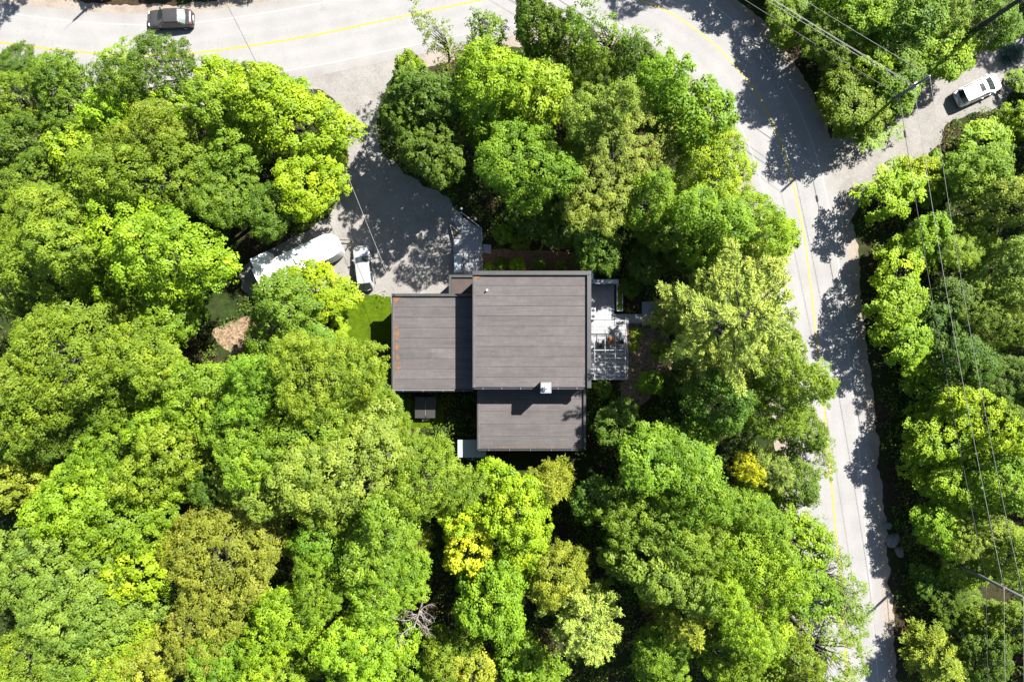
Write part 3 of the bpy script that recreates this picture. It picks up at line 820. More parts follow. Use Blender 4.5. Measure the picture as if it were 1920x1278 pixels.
for x in (1115, 1134.5, 1153.5, 1172.5, 1177):
    MB().bar(pgp(x, 600, zt + 0.12), pgp(x, 712, zt + 0.12), 0.04, 0.08).build('rafter', M['pergola'], pg)
for y in range(663, 710, 8):
    MB().bar(pgp(1114, y, zt + 0.19), pgp(1177, y, zt + 0.19), 0.028, 0.04).build('lath', M['pergola'], pg)
for y in (609, 618, 638, 646):
    MB().bar(pgp(1154, y, zt + 0.19), pgp(1177, y, zt + 0.19), 0.025, 0.04).build('lath', M['pergola'], pg)
tb = empty('patio_table', P(1144.5, 639, 0.505), label='square brown topped table under the pergola', cat='table')
box('table_top', M['brown_mat'], tb, -0.42, 0.42, -0.45, 0.45, 0.69, 0.73, bevel=0.01)
for sx_ in (-1, 1):
    for sy_ in (-1, 1): box('leg', M['darkwood'], tb, sx_ * 0.36 - 0.03, sx_ * 0.36 + 0.03, sy_ * 0.38 - 0.03, sy_ * 0.38 + 0.03, 0, 0.685)
def chair(px, py, rz, label):
    c = empty('patio_chair', P(px, py, 0.505), rz, label=label, cat='chair', group='chairs on the terrace')
    box('seat', M['black'], c, -0.22, 0.22, -0.22, 0.22, 0.42, 0.46, bevel=0.01); box('backrest', M['black'], c, -0.22, 0.22, 0.2, 0.24, 0.47, 0.9)
    for sx_ in (-1, 1):
        for sy_ in (-1, 1): box('leg', M['greymetal'], c, sx_ * 0.19 - 0.015, sx_ * 0.19 + 0.015, sy_ * 0.19 - 0.015, sy_ * 0.19 + 0.015, 0, 0.418)
chair(1163, 641, -1.4, 'dark slatted chair on the garden side of the brown table')
chair(1124, 648, 1.5, 'dark slatted chair on the house side of the brown table')
# privacy wall, planter, landing and unit against the east wall
pw_ = empty('privacy_wall', P(1131, 529, 0), label='grey privacy wall at the north end of side deck', cat='wall')
x0, y0 = P(1108, 532, 2.3)[:2]; x1, y1 = P(1160, 523.5, 2.3)[:2]
box('panel', M['siding'], pw_, x0 - pw_.location.x, x1 - pw_.location.x, y0 + 0.08 - pw_.location.y, y1 - 0.08 - pw_.location.y, 0, 2.2)
box('wall_cap', M['greymetal'], pw_, x0 - pw_.location.x, x1 - pw_.location.x, y0 - pw_.location.y, y1 - pw_.location.y, 2.205, 2.3, bevel=0.01)
lp = empty('long_planter', P(1160, 559, 0.0), label='long narrow white framed planter with green herbs by side deck', cat='planter')
w, d = 5.5 * 0.054, 25 * 0.054
pf = MB(); pf.box(-w, w, -d, -d + 0.08, 0, 0.8).box(-w, w, d - 0.08, d, 0, 0.8).box(-w, -w + 0.08, -d + 0.082, d - 0.082, 0, 0.8).box(w - 0.08, w, -d + 0.082, d - 0.082, 0, 0.8)
pf.build('planter_frame', M['white'], lp); box('soil', M['floor'], lp, -w + 0.085, w - 0.085, -d + 0.085, d - 0.085, 0.1, 0.68)
PLANTER_AT = (lp, w - 0.1, d - 0.1)
ld = empty('corner_landing', (7.5, 6.45, 0), label='small white framed landing at the northeast house corner', cat='landing')
q0 = P(1104, 524, 3.0); q1 = P(1112.5, 506, 3.0); ld.location = ((q0[0] + q1[0]) / 2, (q0[1] + q1[1]) / 2, 0)
w, d = (q1[0] - q0[0]) / 2, (q1[1] - q0[1]) / 2
box('platform', M['white'], ld, -w + 0.03, w - 0.03, -d + 0.03, d - 0.03, 2.9, 2.97)
for sx_, sy_ in ((-1, -1), (1, -1), (1, 1), (-1, 1)): box('post', M['white'], ld, sx_ * w - 0.03, sx_ * w + 0.03, sy_ * d - 0.03, sy_ * d + 0.03, 0, 3.3)
for a, b_ in (((-w, d), (w, d)), ((w, d), (w, -d)), ((-w, -d), (w, d))): MB().bar((*a, 3.32), (*b_, 3.32), 0.04, 0.04).build('rail', M['greymetal'], ld)
ac = empty('heat_pump', P(1110, 588, z2 + 0.003), label='pale grey box unit against the east wall of house', cat='heat pump')
box('casing', M['storage'], ac, -0.22, 0.28, -0.62, 0.62, 0.06, 0.85, bevel=0.02)
for k, y in enumerate((-0.3, 0.3)):
    MB().tube([(0.03, y, 0.855), (0.03, y, 0.87)], 0.17, 14).build('fan_grille', M['black'], ac)
for y in (-0.5, 0.5): box('foot', M['black'], ac, -0.2, 0.25, y - 0.04, y + 0.04, 0, 0.058)
# hot tub in the shade behind the garage
ht = empty('hot_tub', P(800, 762, 0.02), label='dark covered hot tub in the shade south of garage', cat='hot tub')
box('cabinet', M['darkwood'], ht, -1.04, 1.04, -1.05, 1.05, 0, 0.82, bevel=0.04)
box('cover', M['vinyl'], ht, -1.1, -0.02, -1.1, 1.1, 0.825, 0.95, bevel=0.04); box('cover', M['vinyl'], ht, 0.02, 1.1, -1.1, 1.1, 0.825, 0.95, bevel=0.04)
box('hinge_seam', M['greymetal'], ht, -0.018, 0.018, -0.85, 0.75, 0.9, 0.955)
box('step', M['pergola'], ht, -0.45, 0.3, -1.42, -1.12, 0, 0.35)
# pale canopy panel and teal canoe at the corner of the south wing
cp = empty('lean_to', P(881, 840, 0), label='pale blue grey sheet roofed lean-to by the south wing corner', cat='lean-to')
q0 = P(858, 857, 2.2); q1 = P(904, 824, 2.2)
mb = MB(); xs = np.linspace(q0[0], q1[0] + 0.4, 4)
for i in range(3):
    m2 = MB().box(xs[i] - cp.location.x, xs[i + 1] - 0.012 - cp.location.x, q0[1] - cp.location.y, q1[1] - cp.location.y, 2.2, 2.23); m2.build('roof_sheet', M['sheet'], cp)
for x in (q0[0] + 0.1, q1[0] + 0.25):
    for y in (q0[1] + 0.1, q1[1] - 0.1): MB().box(x - 0.05 - cp.location.x, x + 0.05 - cp.location.x, y - 0.05 - cp.location.y, y + 0.05 - cp.location.y, 0, 2.195).build('post', M['darkwood'], cp)
cn = empty('canoe', P(905, 857, 0.0), math.radians(-8), label='teal canoe lying at the foot of the south wall', cat='canoe')
st = []
for i in range(13):
    t = i / 12 * 2 - 1; w = 0.42 * (1 - abs(t) ** 2.4) + 0.015; k = 0.30 + 0.16 * abs(t) ** 3; x = t * 2.3
    st.append([(x, w * math.sin(a), 0.02 + 0.1 * abs(t) ** 3 + (1 - math.cos(a)) * k) if abs(a) < 1.55 else (x, w * math.sin(a), 0.02 + 0.1 * abs(t) ** 3 + k) for a in np.linspace(-1.57, 1.57, 9)])
MB().grid(st).build('hull', M['teal'], cn, smooth=True)
for s in (-1, 1): MB().tube([(r[0 if s < 0 else -1][0], r[0 if s < 0 else -1][1], r[0][2] + 0.01) for r in st], 0.022, 5).build('gunwale', M['greymetal'], cn)
for x in (-1.0, 0.9): box('seat', M['pergola'], cn, x - 0.12, x + 0.12, -0.34, 0.34, 0.27, 0.295)
# rocks along the shaded ditch
def rock(px, py, r, label, seed):
    bm = bmesh.new(); bmesh.ops.create_icosphere(bm, subdivisions=2, radius=1.0)
    for v in bm.verts:
        k = 1 + 0.35 * mnoise.noise(v.co * 1.1 + Vector((seed * 3.1, 0, 0))) + 0.15 * mnoise.noise(v.co * 3 + Vector((0, seed, 0)))
        v.co = Vector((v.co.x * k * r, v.co.y * k * r * 0.75, v.co.z * k * r * 0.55))
    me = bpy.data.meshes.new('rock'); bm.to_mesh(me); bm.free(); me.materials.append(M['stone'])
    tag(link('rock', me, loc=P(px, py, r * 0.15), rot=(0, 0, seed)), label, 'rock', 'rocks in the roadside ditch')
rock(1674, 1012, 0.85, 'largest grey rock in the shaded ditch beside the road', 1)
rock(1686, 1034, 0.55, 'smaller grey rock just below the largest ditch rock', 2)
rock(1664, 985, 0.5, 'grey rock just above the largest ditch rock', 3)

# ------------------------------------------------------------------ vehicles
def lerp(a, b, t): return a + (b - a) * t
def car(name, paint, loc, heading, label, cat, L, W, prof, cab, sunroof=False, rails=False, glassm=('glass', 'glass'), trunk_lip=False):
    """prof: list of (t, width factor, top z, bottom z) from rear to front; cab: rear base, rear top, front top, front base (fractions of L), belt z, roof z"""
    e = empty(name, loc, heading, label=label, cat=cat)
    t = np.array([p[0] for p in prof]); T = np.linspace(t[0], t[-1], 27)
    f = lambda k: np.interp(T, t, [p[k] for p in prof])
    wf, zt, zb = f(1), f(2), f(3)
    rows = []
    for i in range(len(T)):
        x = T[i] * L; w = W / 2 * wf[i]; a = zt[i]; bz = zb[i]; m = lerp(bz, a, 0.55)
        half = [(0, a + 0.025), (0.45 * w, a + 0.02), (0.78 * w, a + 0.0), (0.92 * w, a - 0.045), (0.985 * w, a - 0.13), (w, m), (0.985 * w, lerp(bz, m, 0.4)), (0.93 * w, bz)]
        rows.append([(x, -y, z) for y, z in reversed(half[1:])] + [(x, y, z) for y, z in half])
    mb = MB().grid([r[::-1] for r in rows])
    i0 = 0; m_ = len(rows[0])
    mb.f.append(tuple(range(m_))); mb.f.append(tuple((len(rows) - 1) * m_ + k for k in range(m_))[::-1])
    mb.build('body', paint, e, smooth=True)
    rb, rt, ft, fb, zbelt, zroof = cab
    wb, wr = W / 2 * 0.93, W / 2 * 0.735
    def ring(u, k):   # u along 0 rear ..1 front at level k (0 belt,1 roof)
        return lerp(lerp(rb, rt, k), lerp(fb, ft, k), u) * L
    # cabin shell (pillars)
    lev = [0.0, 0.35, 0.7, 0.93, 1.0]; rws = []
    for k in lev:
        kk = k if k < 0.95 else 1.0
        w = lerp(wb, wr, kk ** 1.15) - (0.03 if k == 1.0 else 0); z = lerp(zbelt - 0.04, zroof, kk)
        if k == 0.93: z = zroof - 0.045
        xr, xf = ring(0, kk), ring(1, kk)
        b_ = 0.09 * (1 - 0.5 * kk)
        pts = [(xr, -w * 0.86), (xr - b_ * .7, 0), (xr, w * 0.86), (xr + 0.12, w), ((xr + xf) / 2, w * 1.02), (xf - 0.15, w), (xf, w * 0.84), (xf + b_, 0), (xf, -w * 0.84), (xf - 0.15, -w), ((xr + xf) / 2, -w * 1.02), (xr + 0.12, -w)]
        rws.append([(x, y, z) for x, y in pts] + [(pts[0][0], pts[0][1], z)])
    sh_ = MB().grid(rws); sh_.build('cabin', paint, e, smooth=False)
    # roof, slightly crowned
    g = []
    for u in np.linspace(-0.01, 1.01, 9):
        x = ring(u, 1.0); edge = abs(u - 0.5) * 2
        g.append([(x + (0.04 * (1 - v * v) if u > 0.95 else (-0.03 * (1 - v * v) if u < 0.05 else 0)), v * wr * (1.0 - 0.05 * edge ** 4), zroof + 0.012 + 0.045 * (1 - v * v) * (1 - 0.6 * edge ** 3)) for v in np.linspace(-1, 1, 9)])
    rf = MB().grid([r[::-1] for r in g]).build('roof', paint, e, smooth=True)
    if sunroof:
        xa, xb = ring(0.66, 1), ring(0.88, 1)
        MB().grid([[(x, v * wr * 0.62, zroof + 0.064 - 0.012 * abs(v)) for v in (1, .5, 0, -.5, -1)] for x in (xa, xb)]).build('sunroof', M['glass'], rf)
    if rails:
        for s in (-1, 1):
            MB().tube([(ring(0.06, 1), s * wr * 0.93, zroof + 0.03), (ring(0.12, 1), s * wr * 0.95, zroof + 0.08), (ring(0.88, 1), s * wr * 0.95, zroof + 0.08), (ring(0.94, 1), s * wr * 0.93, zroof + 0.03)], 0.022, 6).build('roof_rail', M['greymetal'], rf)
    # glass, proud of the shell
    def patch(nm, xb_, xt_, sgn, m):
        g = []
        for k in np.linspace(0.10, 0.94, 4):
            w = lerp(wb, wr, k ** 1.15) * 0.83; z = lerp(zbelt - 0.04, zroof, k); x = lerp(xb_, xt_, k) * L
            g.append([(x + sgn * (0.02 + 0.09 * (1 - 0.5 * k) * (1 - v * v)), v * w, z + 0.012) for v in np.linspace(-1, 1, 7)])
        MB().grid(g if sgn > 0 else [r[::-1] for r in g]).build(nm, m, e, smooth=True)
    patch('windscreen', fb, ft, 1, M[glassm[0]]); patch('rear_window', rb, rt, -1, M[glassm[1]])
    for s in (-1, 1):
        for u0, u1 in ((0.13, 0.47), (0.51, 0.86)):
            g = []
            for k in (0.14, 0.5, 0.88):
                w = lerp(wb, wr, k ** 1.15) * 1.0 + 0.026; z = lerp(zbelt - 0.04, zroof, k)
                g.append([(ring(u, k), s * w * 1.0, z) for u in np.linspace(u0, u1, 4)])
            MB().grid(g if s < 0 else [r[::-1] for r in g]).build('side_window', M['glass'], e)
        mx = ring(0.93, 0.12)
        MB().box(mx - 0.07, mx + 0.09, s * (W / 2 + 0.02) - 0.09, s * (W / 2 + 0.02) + 0.09, zbelt - 0.02, zbelt + 0.12).build('wing_mirror', paint, e, bevel=0.03)
        for ux in (0.04, 0.22): MB().box(ux * L - 0.4, ux * L - 0.22, s * (W / 2 * 1.0) - 0.012, s * W / 2 + 0.02, zbelt - 0.2, zbelt - 0.17).build('door_handle', M['chrome'], e)
        # lights hug the corners
        MB().box(-0.485 * L, -0.455 * L, s * W * 0.335 - 0.12, s * W * 0.335 + 0.14, 0.74, 0.90).build('tail_light', M['red'], e, bevel=0.03)
        MB().box(0.425 * L, 0.462 * L, s * W * 0.33 - 0.16, s * W * 0.33 + 0.12, 0.66, 0.80).build('headlight', M['lamp'], e, bevel=0.04)
        for wx in (-0.30, 0.31):
            wh = MB().tube([(wx * L, s * (W / 2 - 0.20), 0.33), (wx * L, s * (W / 2 + 0.012), 0.33)], 0.33, 18).build('wheel', M['black'], e)
            MB().tube([(wx * L, s * (W / 2 + 0.0), 0.33), (wx * L, s * (W / 2 + 0.024), 0.33)], [0.21, 0.19], 14).build('rim', M['greymetal'], wh)
    MB().box(-0.505 * L, -0.498 * L, -0.25, 0.25, 0.62, 0.74).build('licence_plate', M['white'], e)
    # bumpers
    MB().box(0.485 * L, 0.502 * L, -0.32 * W, 0.32 * W, 0.34, 0.46).build('grille', M['black'], e, bevel=0.02)
    return e

SEDAN = [(-.5, .66, .74, .36), (-.488, .80, .90, .30), (-.46, .89, .985, .25), (-.40, .95, 1.01, .21), (-.28, .985, .995, .2), (-.1, 1, .97, .2), (.1, 1, .95, .2), (.26, .985, .93, .2), (.36, .965, .88, .21), (.43, .91, .80, .23), (.475, .80, .71, .27), (.5, .60, .58, .33)]
SUV = [(-.5, .76, .80, .40), (-.49, .88, 1.0, .34), (-.46, .95, 1.08, .28), (-.38, .985, 1.09, .25), (-.1, 1, 1.06, .24), (.15, 1, 1.05, .24), (.27, .985, 1.03, .24), (.37, .96, .98, .25), (.44, .89, .89, .27), (.48, .78, .78, .3), (.5, .62, .64, .36)]
car('sedan', M['car_grey'], P(317, 33.5, 0.9)[:2] + (0.022,), math.radians(181.5), 'brown grey sedan driving on the road at the top', 'car', 4.7, 1.82, SEDAN, (-.375, -.215, .075, .235, .95, 1.42), glassm=('glass', 'paleglass'))
car('sedan', M['car_silver'], P(681.5, 502, 0.8)[:2] + (0.016,), math.radians(97), 'silver hatchback parked on driveway in front of the lawn', 'car', 4.6, 1.84, SEDAN, (-.47, -.345, .085, .245, .96, 1.45))
car('suv', M['car_white'], P(1837, 167, 0.9)[:2] + (0.016,), math.radians(25), 'white sport utility car parked on the side lane', 'car', 4.7, 1.9, SUV, (-.475, -.43, .06, .30, 1.05, 1.62), sunroof=True, rails=True)

# camper trailer
cq = P(555, 488.5, 3.0)
ct = empty('camper_trailer', (cq[0], cq[1], 0.016), math.radians(25.5), label='long white camper trailer parked under trees beside the driveway', cat='camper')
Lc, Wc, zb_, zt_ = 8.6, 2.42, 0.55, 3.0
def plan(x):   # half width factor near the ends
    a = (x + Lc / 2) / Lc
    if a > 0.86: return 1 - 0.30 * ((a - 0.86) / 0.14) ** 2.2
    if a < 0.02: return 0.97
    return 1.0
rows = []
for x in np.concatenate([[-Lc / 2, -Lc / 2 + 0.08], np.linspace(-Lc / 2 + 0.5, Lc / 2 - 1.2, 10), np.linspace(Lc / 2 - 0.9, Lc / 2, 7)]):
    w = Wc / 2 * plan(x); a = (x + Lc / 2) / Lc; zt2 = zt_ - (0.35 * max(0, (a - 0.9) / 0.1) ** 2)
    half = [(0, zt2), (0.5 * w, zt2 - 0.015), (0.9 * w, zt2 - 0.05), (0.98 * w, zt2 - 0.10), (w, zt2 - 0.22), (w, 1.3), (w, zb_)]
    rows.append([(x, -y, z) for y, z in reversed(half[1:])] + [(x, y, z) for y, z in half])
mb = MB().grid([r[::-1] for r in rows]); m_ = len(rows[0])
mb.f.append(tuple(range(m_))); mb.f.append(tuple((len(rows) - 1) * m_ + k for k in range(m_))[::-1])
mb.build('body', M['camper'], ct, smooth=False, bevel=0.02)
so = MB().box(-Lc / 2 + 0.15, -Lc / 2 + 2.0, Wc / 2 - 0.02, Wc / 2 + 0.95, 0.8, 2.75).build('slide_out', M['camper'], ct, bevel=0.04)
for x, y, sx_, sy_, h, mt in ((0.3, 0.45, 0.18, 0.18, 0.09, 'black'), (-0.9, -0.35, 0.2, 0.2, 0.1, 'greymetal'), (2.2, -0.3, 0.18, 0.18, 0.08, 'white')):
    MB().box(x - sx_, x + sx_, y - sy_, y + sy_, zt_ - 0.03, zt_ + h).build('roof_vent', M[mt], ct, bevel=0.03)
MB().box(-0.1, 0.75, -0.35, 0.35, zt_ - 0.02, zt_ + 0.28).build('air_conditioner', M['camper'], ct, bevel=0.08)
MB().tube([(-2.6, -Wc / 2 - 0.08, 2.78), (2.6, -Wc / 2 - 0.08, 2.78)], 0.075, 8).build('awning_roll', M['black'], ct)
for x in (-2.5, 2.5): MB().bar((x, -Wc / 2 - 0.05, 0.9), (x, -Wc / 2 - 0.05, 2.76), 0.05, 0.05).build('awning_arm', M['greymetal'], ct)
for s in (-1, 1):
    for x in (-1.05, -0.15):
        wh = MB().tube([(x, s * (Wc / 2 - 0.3), 0.36), (x, s * (Wc / 2 - 0.06), 0.36)], 0.36, 16).build('wheel', M['black'], ct)
        MB().tube([(x, s * (Wc / 2 - 0.07), 0.36), (x, s * (Wc / 2 - 0.045), 0.36)], 0.2, 12).build('rim', M['greymetal'], wh)
    for x0 in (-3.4, -0.6, 1.6):
        if s > 0 and x0 < -3: continue
        MB().box(x0, x0 + 1.1, s * (Wc / 2 + 0.006) - 0.008, s * (Wc / 2 + 0.006) + 0.008, 1.65, 2.3).build('window', M['glass'], ct)
    MB().box(-4.2, 3.0, s * (Wc / 2 + 0.004) - 0.006, s * (Wc / 2 + 0.004) + 0.006, 1.25, 1.42).build('trim_band', M['greymetal'], ct)
MB().box(0.65, 1.35, -Wc / 2 - 0.02, -Wc / 2 - 0.004, 0.75, 2.55).build('door', M['white'], ct)
hm = MB(); hm.bar((Lc / 2 - 0.1, 0.7, 0.5), (Lc / 2 + 1.1, 0.03, 0.5), 0.08, 0.1); hm.bar((Lc / 2 - 0.1, -0.7, 0.5), (Lc / 2 + 1.1, -0.03, 0.5), 0.08, 0.1)
hm.build('hitch', M['black'], ct)
MB().tube([(Lc / 2 + 0.95, 0, 0.0), (Lc / 2 + 0.95, 0, 0.8)], 0.035, 8).build('jack', M['greymetal'], ct)

# ------------------------------------------------------------------ poles and wires
def pole(x, y, label, h=12.1, ang=0.0, tf=False):
    e = empty('utility_pole', (x, y, -0.05), ang, label=label, cat='utility pole', group='utility poles along the road')
    MB().tube([(0, 0, 0), (0, 0, h * 0.5), (0, 0, h)], [0.17, 0.145, 0.11], 10).build('pole', M['polewood'], e, smooth=True)
    for s, z0 in ((0.0, h), (0.2, h - 2.3), (-0.2, h - 2.0)):
        if s: MB().bar((0, 0, z0), (s, 0, z0 + 0.02), 0.05, 0.05).build('bracket', M['greymetal'], e)
        MB().tube([(s, 0, z0), (s, 0, z0 + 0.08), (s, 0, z0 + 0.2)], [0.05, 0.075, 0.04], 8).build('insulator', M['porcelain'], e)
    if tf: MB().tube([(0.36, 0, h - 3.2), (0.36, 0, h - 3.15), (0.36, 0, h - 2.3), (0.36, 0, h - 2.25)], [0.2, 0.24, 0.24, 0.18], 12).build('transformer', M['greymetal'], e)
    return e
def bx(px, py): q = P(px, py, 0); return q[0], q[1]
P1 = bx(1607, 229); P2 = bx(1752, 1036); P3 = (-2.4, 46.7); P4 = bx(262, -74); P5 = (-28.4, 47.4); P6 = (45.2, -63.0)
pole(*P1, 'wooden utility pole in the trees at the side lane corner', ang=0.6, tf=True)
pole(*P2, 'wooden utility pole near the bottom right among dark trees', ang=0.0)
pole(*P4, 'utility pole just above the frame casting a thin road shadow', 10.6, ang=0.2)
for q, a in ((P3, 0.2), (P5, 0.1), (P6, 0.0)):
    pole(*q, 'utility pole standing beyond the edge of the picture', ang=a)
def wire(name, a, b_, sag, r, mat, label, cat='wire', group='overhead wires'):
    pts = []
    for t in np.linspace(0, 1, 25):
        pts.append((lerp(a[0], b_[0], t), lerp(a[1], b_[1], t), lerp(a[2], b_[2], t) - sag * 4 * t * (1 - t)))
    o = MB().tube(pts, r, 5).build(name, M[mat], smooth=True)
    return tag(o, label, cat, group)
def span(p, q, where, drop=0.0):
    wire('power_line', (*p, 12.2), (*q, 12.2), 0.7, 0.013, 'wire', 'highest thin pale power line ' + where)
    wire('power_line', (*p, 9.9), (*q, 9.9), 0.6, 0.017, 'wire', 'middle pale power line ' + where)
    wire('overhead_cable', (*p, 7.6), (*q, 7.6), 0.5, 0.028, 'cable', 'lowest thick black cable ' + where, 'cable')
span(P1, P2, 'running down the right side beside the road')
span(P1, P3, 'crossing the treetops at the upper right')
span(P2, P6, 'leaving the picture at the bottom right')
span(P3, P5, 'strung above the top of the picture')
span(P5, P4, 'strung beyond the upper left')
wire('power_line', (P1[0] - 0.3, P1[1], 10.3), (P3[0], P3[1] - 0.5, 10.3), 0.55, 0.018, 'wire', 'second middle pale power line crossing treetops upper right')
wire('power_line', (P1[0] - 0.15, P1[1] - .3, 10.1), (P3[0], P3[1] - 0.9, 10.0), 0.5, 0.018, 'wire', 'third middle pale power line crossing treetops upper right')
# splice box on the black cable
sp = MB().tube([(lerp(P1[0], P2[0], t), lerp(P1[1], P2[1], t), 7.6 - 2 * t * (1 - t)) for t in (0.072, 0.086)], 0.10, 8).build('splice_case', M['black'])
tag(sp, 'black splice case on the cable over the side lane', 'splice case')
# service drop to the garage
wire('service_drop', (GX0 + 0.4, GY1 - 0.05, ZG + 0.55), (*P5, 8.2), 1.0, 0.016, 'wire', 'pale service wire swooping from the garage corner over the driveway', 'wire')
mst = MB().tube([(GX0 + 0.4, GY1 - 0.05, ZG + 0.2), (GX0 + 0.4, GY1 - 0.05, ZG + 0.7)], 0.035, 8).build('service_mast', M['greymetal'], house)

# ------------------------------------------------------------------ trees
def unit(v): return v / (np.linalg.norm(v, axis=-1, keepdims=True) + 1e-9)
def leaves_mesh(name, C, N, D, Ls, Ws, tint, mat, fold=0.0):
    """one diamond leaf for each centre C, normal N, direction D"""
    B = unit(np.cross(N, D)); D = unit(np.cross(B, N))
    n = len(C)
    V = np.zeros((n, 4, 3))
    V[:, 0] = C - D * (Ls / 2)[:, None]
    V[:, 1] = C + B * (Ws / 2)[:, None] + D * (Ls * 0.08)[:, None] + N * (fold * Ws)[:, None]
    V[:, 2] = C + D * (Ls / 2)[:, None]
    V[:, 3] = C - B * (Ws / 2)[:, None] + D * (Ls * 0.08)[:, None] + N * (fold * Ws)[:, None]
    return mesh_np(name, V.reshape(-1, 3), np.arange(n * 4).reshape(-1, 4), mat, attrs={'tint': np.clip(tint, 0, 1)})

def spaced(rng, cand, dmin, nmax):
    """greedy thinning of candidate points to a minimum spacing"""
    keep = []; cell = {}
    for p in cand:
        k = (int(p[0] // dmin), int(p[1] // dmin), int(p[2] // dmin)); ok = True
        for a in (-1, 0, 1):
            for b_ in (-1, 0, 1):
                for c in (-1, 0, 1):
                    for q in cell.get((k[0] + a, k[1] + b_, k[2] + c), ()):
                        if (q[0] - p[0]) ** 2 + (q[1] - p[1]) ** 2 + (q[2] - p[2]) ** 2 < dmin * dmin: ok = False; break
                    if not ok: break
                if not ok: break
            if not ok: break
        if ok:
            keep.append(p); cell.setdefault(k, []).append(p)
            if len(keep) >= nmax: break
    return np.array(keep)

def limb_mesh(name, rng, H, top, tips, r0, mat, wig=0.25, start=(0.35, 0.75)):
    mb = MB()
    bend = rng.normal(0, 0.03 * H, 2)
    def tp(t): return np.array([bend[0] * math.sin(t * 2.2), bend[1] * math.sin(t * 1.9), t * H])
    ts = np.linspace(0, top, 7)
    mb.tube([tp(t) for t in ts], [r0 * (1.25 if i == 0 else 1 - 0.8 * (t / top) ** 1.2) for i, t in enumerate(ts)], 8)
    for q in tips:
        zf = q[2] / H
        t0 = min(top * 0.97, max(start[0], min(start[1], zf * rng.uniform(0.62, 0.9))))
        a = tp(t0); L = np.linalg.norm(q - a)
        m1 = a + (q - a) * 0.4 + np.array([0, 0, 0.06 * L]) + rng.normal(0, wig * 0.12 * L, 3) ; m2 = a + (q - a) * 0.75 + rng.normal(0, wig * 0.1 * L, 3)
        rr = max(0.018, r0 * 0.42 * (1 - 0.55 * t0) * min(1, L / 4 + 0.3))
        mb.tube([a, m1, m2, q], [rr, rr * 0.7, rr * 0.42, 0.012], 5, cap=False)
    return mb.mesh(name, mat, True)

def broad_proto(seed, R, H, lobe=1.15, tuft=0.36, leaf=0.19, per=26, dens=1.0, depth=0.62, irr=0.32, pointy=0.0, gaps=0.0, flatten=0.5, droop=0.2):
    """broadleaf crown: limbs end in rounded lobes, each lobe carries tufts of leaves"""
    rng = np.random.default_rng(seed)
    Hc = H * depth; zc = H - Hc * 0.55
    bump_d = unit(rng.normal(size=(11, 3)) + np.array([0, 0, 0.25])); bump_a = rng.uniform(0.2, 1.2, 11) * irr * 1.35
    def env(d):
        s = 0.72 + (bump_a[None] * np.clip(d @ bump_d.T, 0, 1) ** 9).sum(1)
        s = s - irr * 0.35 * np.abs(np.sin(d[:, 0] * 5.1 + seed) * np.sin(d[:, 1] * 4.7 + seed * 2))
        e = np.stack([d[:, 0] * R, d[:, 1] * R, d[:, 2] * np.where(d[:, 2] > 0, Hc * 0.55 * (1 + pointy), Hc * 0.45)], 1)
        return e * s[:, None]
    d = unit(rng.normal(size=(9000, 3)) * np.array([1, 1, 0.9]) + np.array([0, 0, 0.18]))
    d = d[d[:, 2] > -0.55]
    E = env(d) * rng.uniform(0.86, 1.0, len(d))[:, None]
    lobes = spaced(rng, E, lobe * 0.93, 1500)
    if gaps > 0: lobes = lobes[rng.random(len(lobes)) > gaps]
    # inner, deeper lobes fill the crown's volume
    E2 = env(d) * rng.uniform(0.3, 0.72, len(d))[:, None]
    inner = spaced(rng, E2, lobe * 1.25, 700)
    inner = inner[rng.random(len(inner)) < 0.85 * (1 - gaps)]
    C, N, D, T, LL = [], [], [], [], []
    for li, (group, fr) in enumerate(((lobes, 1.0), (inner, 0.75))):
        for q in group:
            ax = unit(unit(q / np.array([R, R, Hc * 0.55])) * 0.75 + np.array([0, 0, 0.75]))
            lr = lobe * rng.uniform(0.5, 0.86)
            nt_ = max(3, int(round(fr * dens * 2.7 * (lr / tuft) ** 1.55 * rng.uniform(0.8, 1.2))))
            td = unit(rng.normal(size=(nt_, 3)) + ax * 1.15)
            tc = q + td * lr * rng.uniform(0.55, 1.05, nt_)[:, None] * np.array([1, 1, 1 - flatten * 0.5])
            ltint = rng.normal(0.5, 0.17)
            for j in range(nt_):
                k = max(5, int(per * rng.uniform(0.7, 1.3) * fr))
                na = unit(td[j] * 0.55 + np.array([0, 0, 0.8]))
                a = rng.uniform(0, 6.283, k); rr = tuft * np.sqrt(rng.uniform(0, 1, k)) * rng.uniform(0.75, 1.2)
                u = unit(np.cross(na, [0.3, 0.9, 0.1])); v = np.cross(na, u)
                rad = u[None] * np.cos(a)[:, None] + v[None] * np.sin(a)[:, None]
                c = tc[j] + rad * rr[:, None] + na * (rng.normal(0, 0.16, k) * tuft - droop * (rr / tuft) ** 2 * tuft)[:, None]
                nn = unit(na + rad * (0.45 * rr / tuft)[:, None] + rng.normal(0, 0.28, (k, 3)))
                C.append(c); N.append(nn); D.append(rad + rng.normal(0, 0.5, (k, 3)))
                T.append(np.clip(ltint + rng.normal(0, 0.08) + rng.normal(0, 0.08, k), 0, 1))
    C = np.concatenate(C); N = np.concatenate(N); D = np.concatenate(D); T = np.concatenate(T)
    C[:, 2] += zc
    n = len(C); Ls = leaf * rng.uniform(0.7, 1.3, n); Ws = Ls * rng.uniform(0.6, 0.85, n)
    crown = leaves_mesh('crown', C, N, D, Ls, Ws, T, M['leaf'], 0.08)
    tips = lobes * 0.68 + np.array([0, 0, zc]); tips = tips[rng.permutation(len(tips))[:min(len(tips), 34 if gaps < 0.2 else 70)]]
    trunk = limb_mesh('trunk', rng, H, min(0.9, (zc + Hc * 0.35) / H), tips, 0.035 * R + 0.012 * H, M['bark'])
    return dict(R=R, H=H, zc=zc, crown=crown, trunk=trunk, n=n)

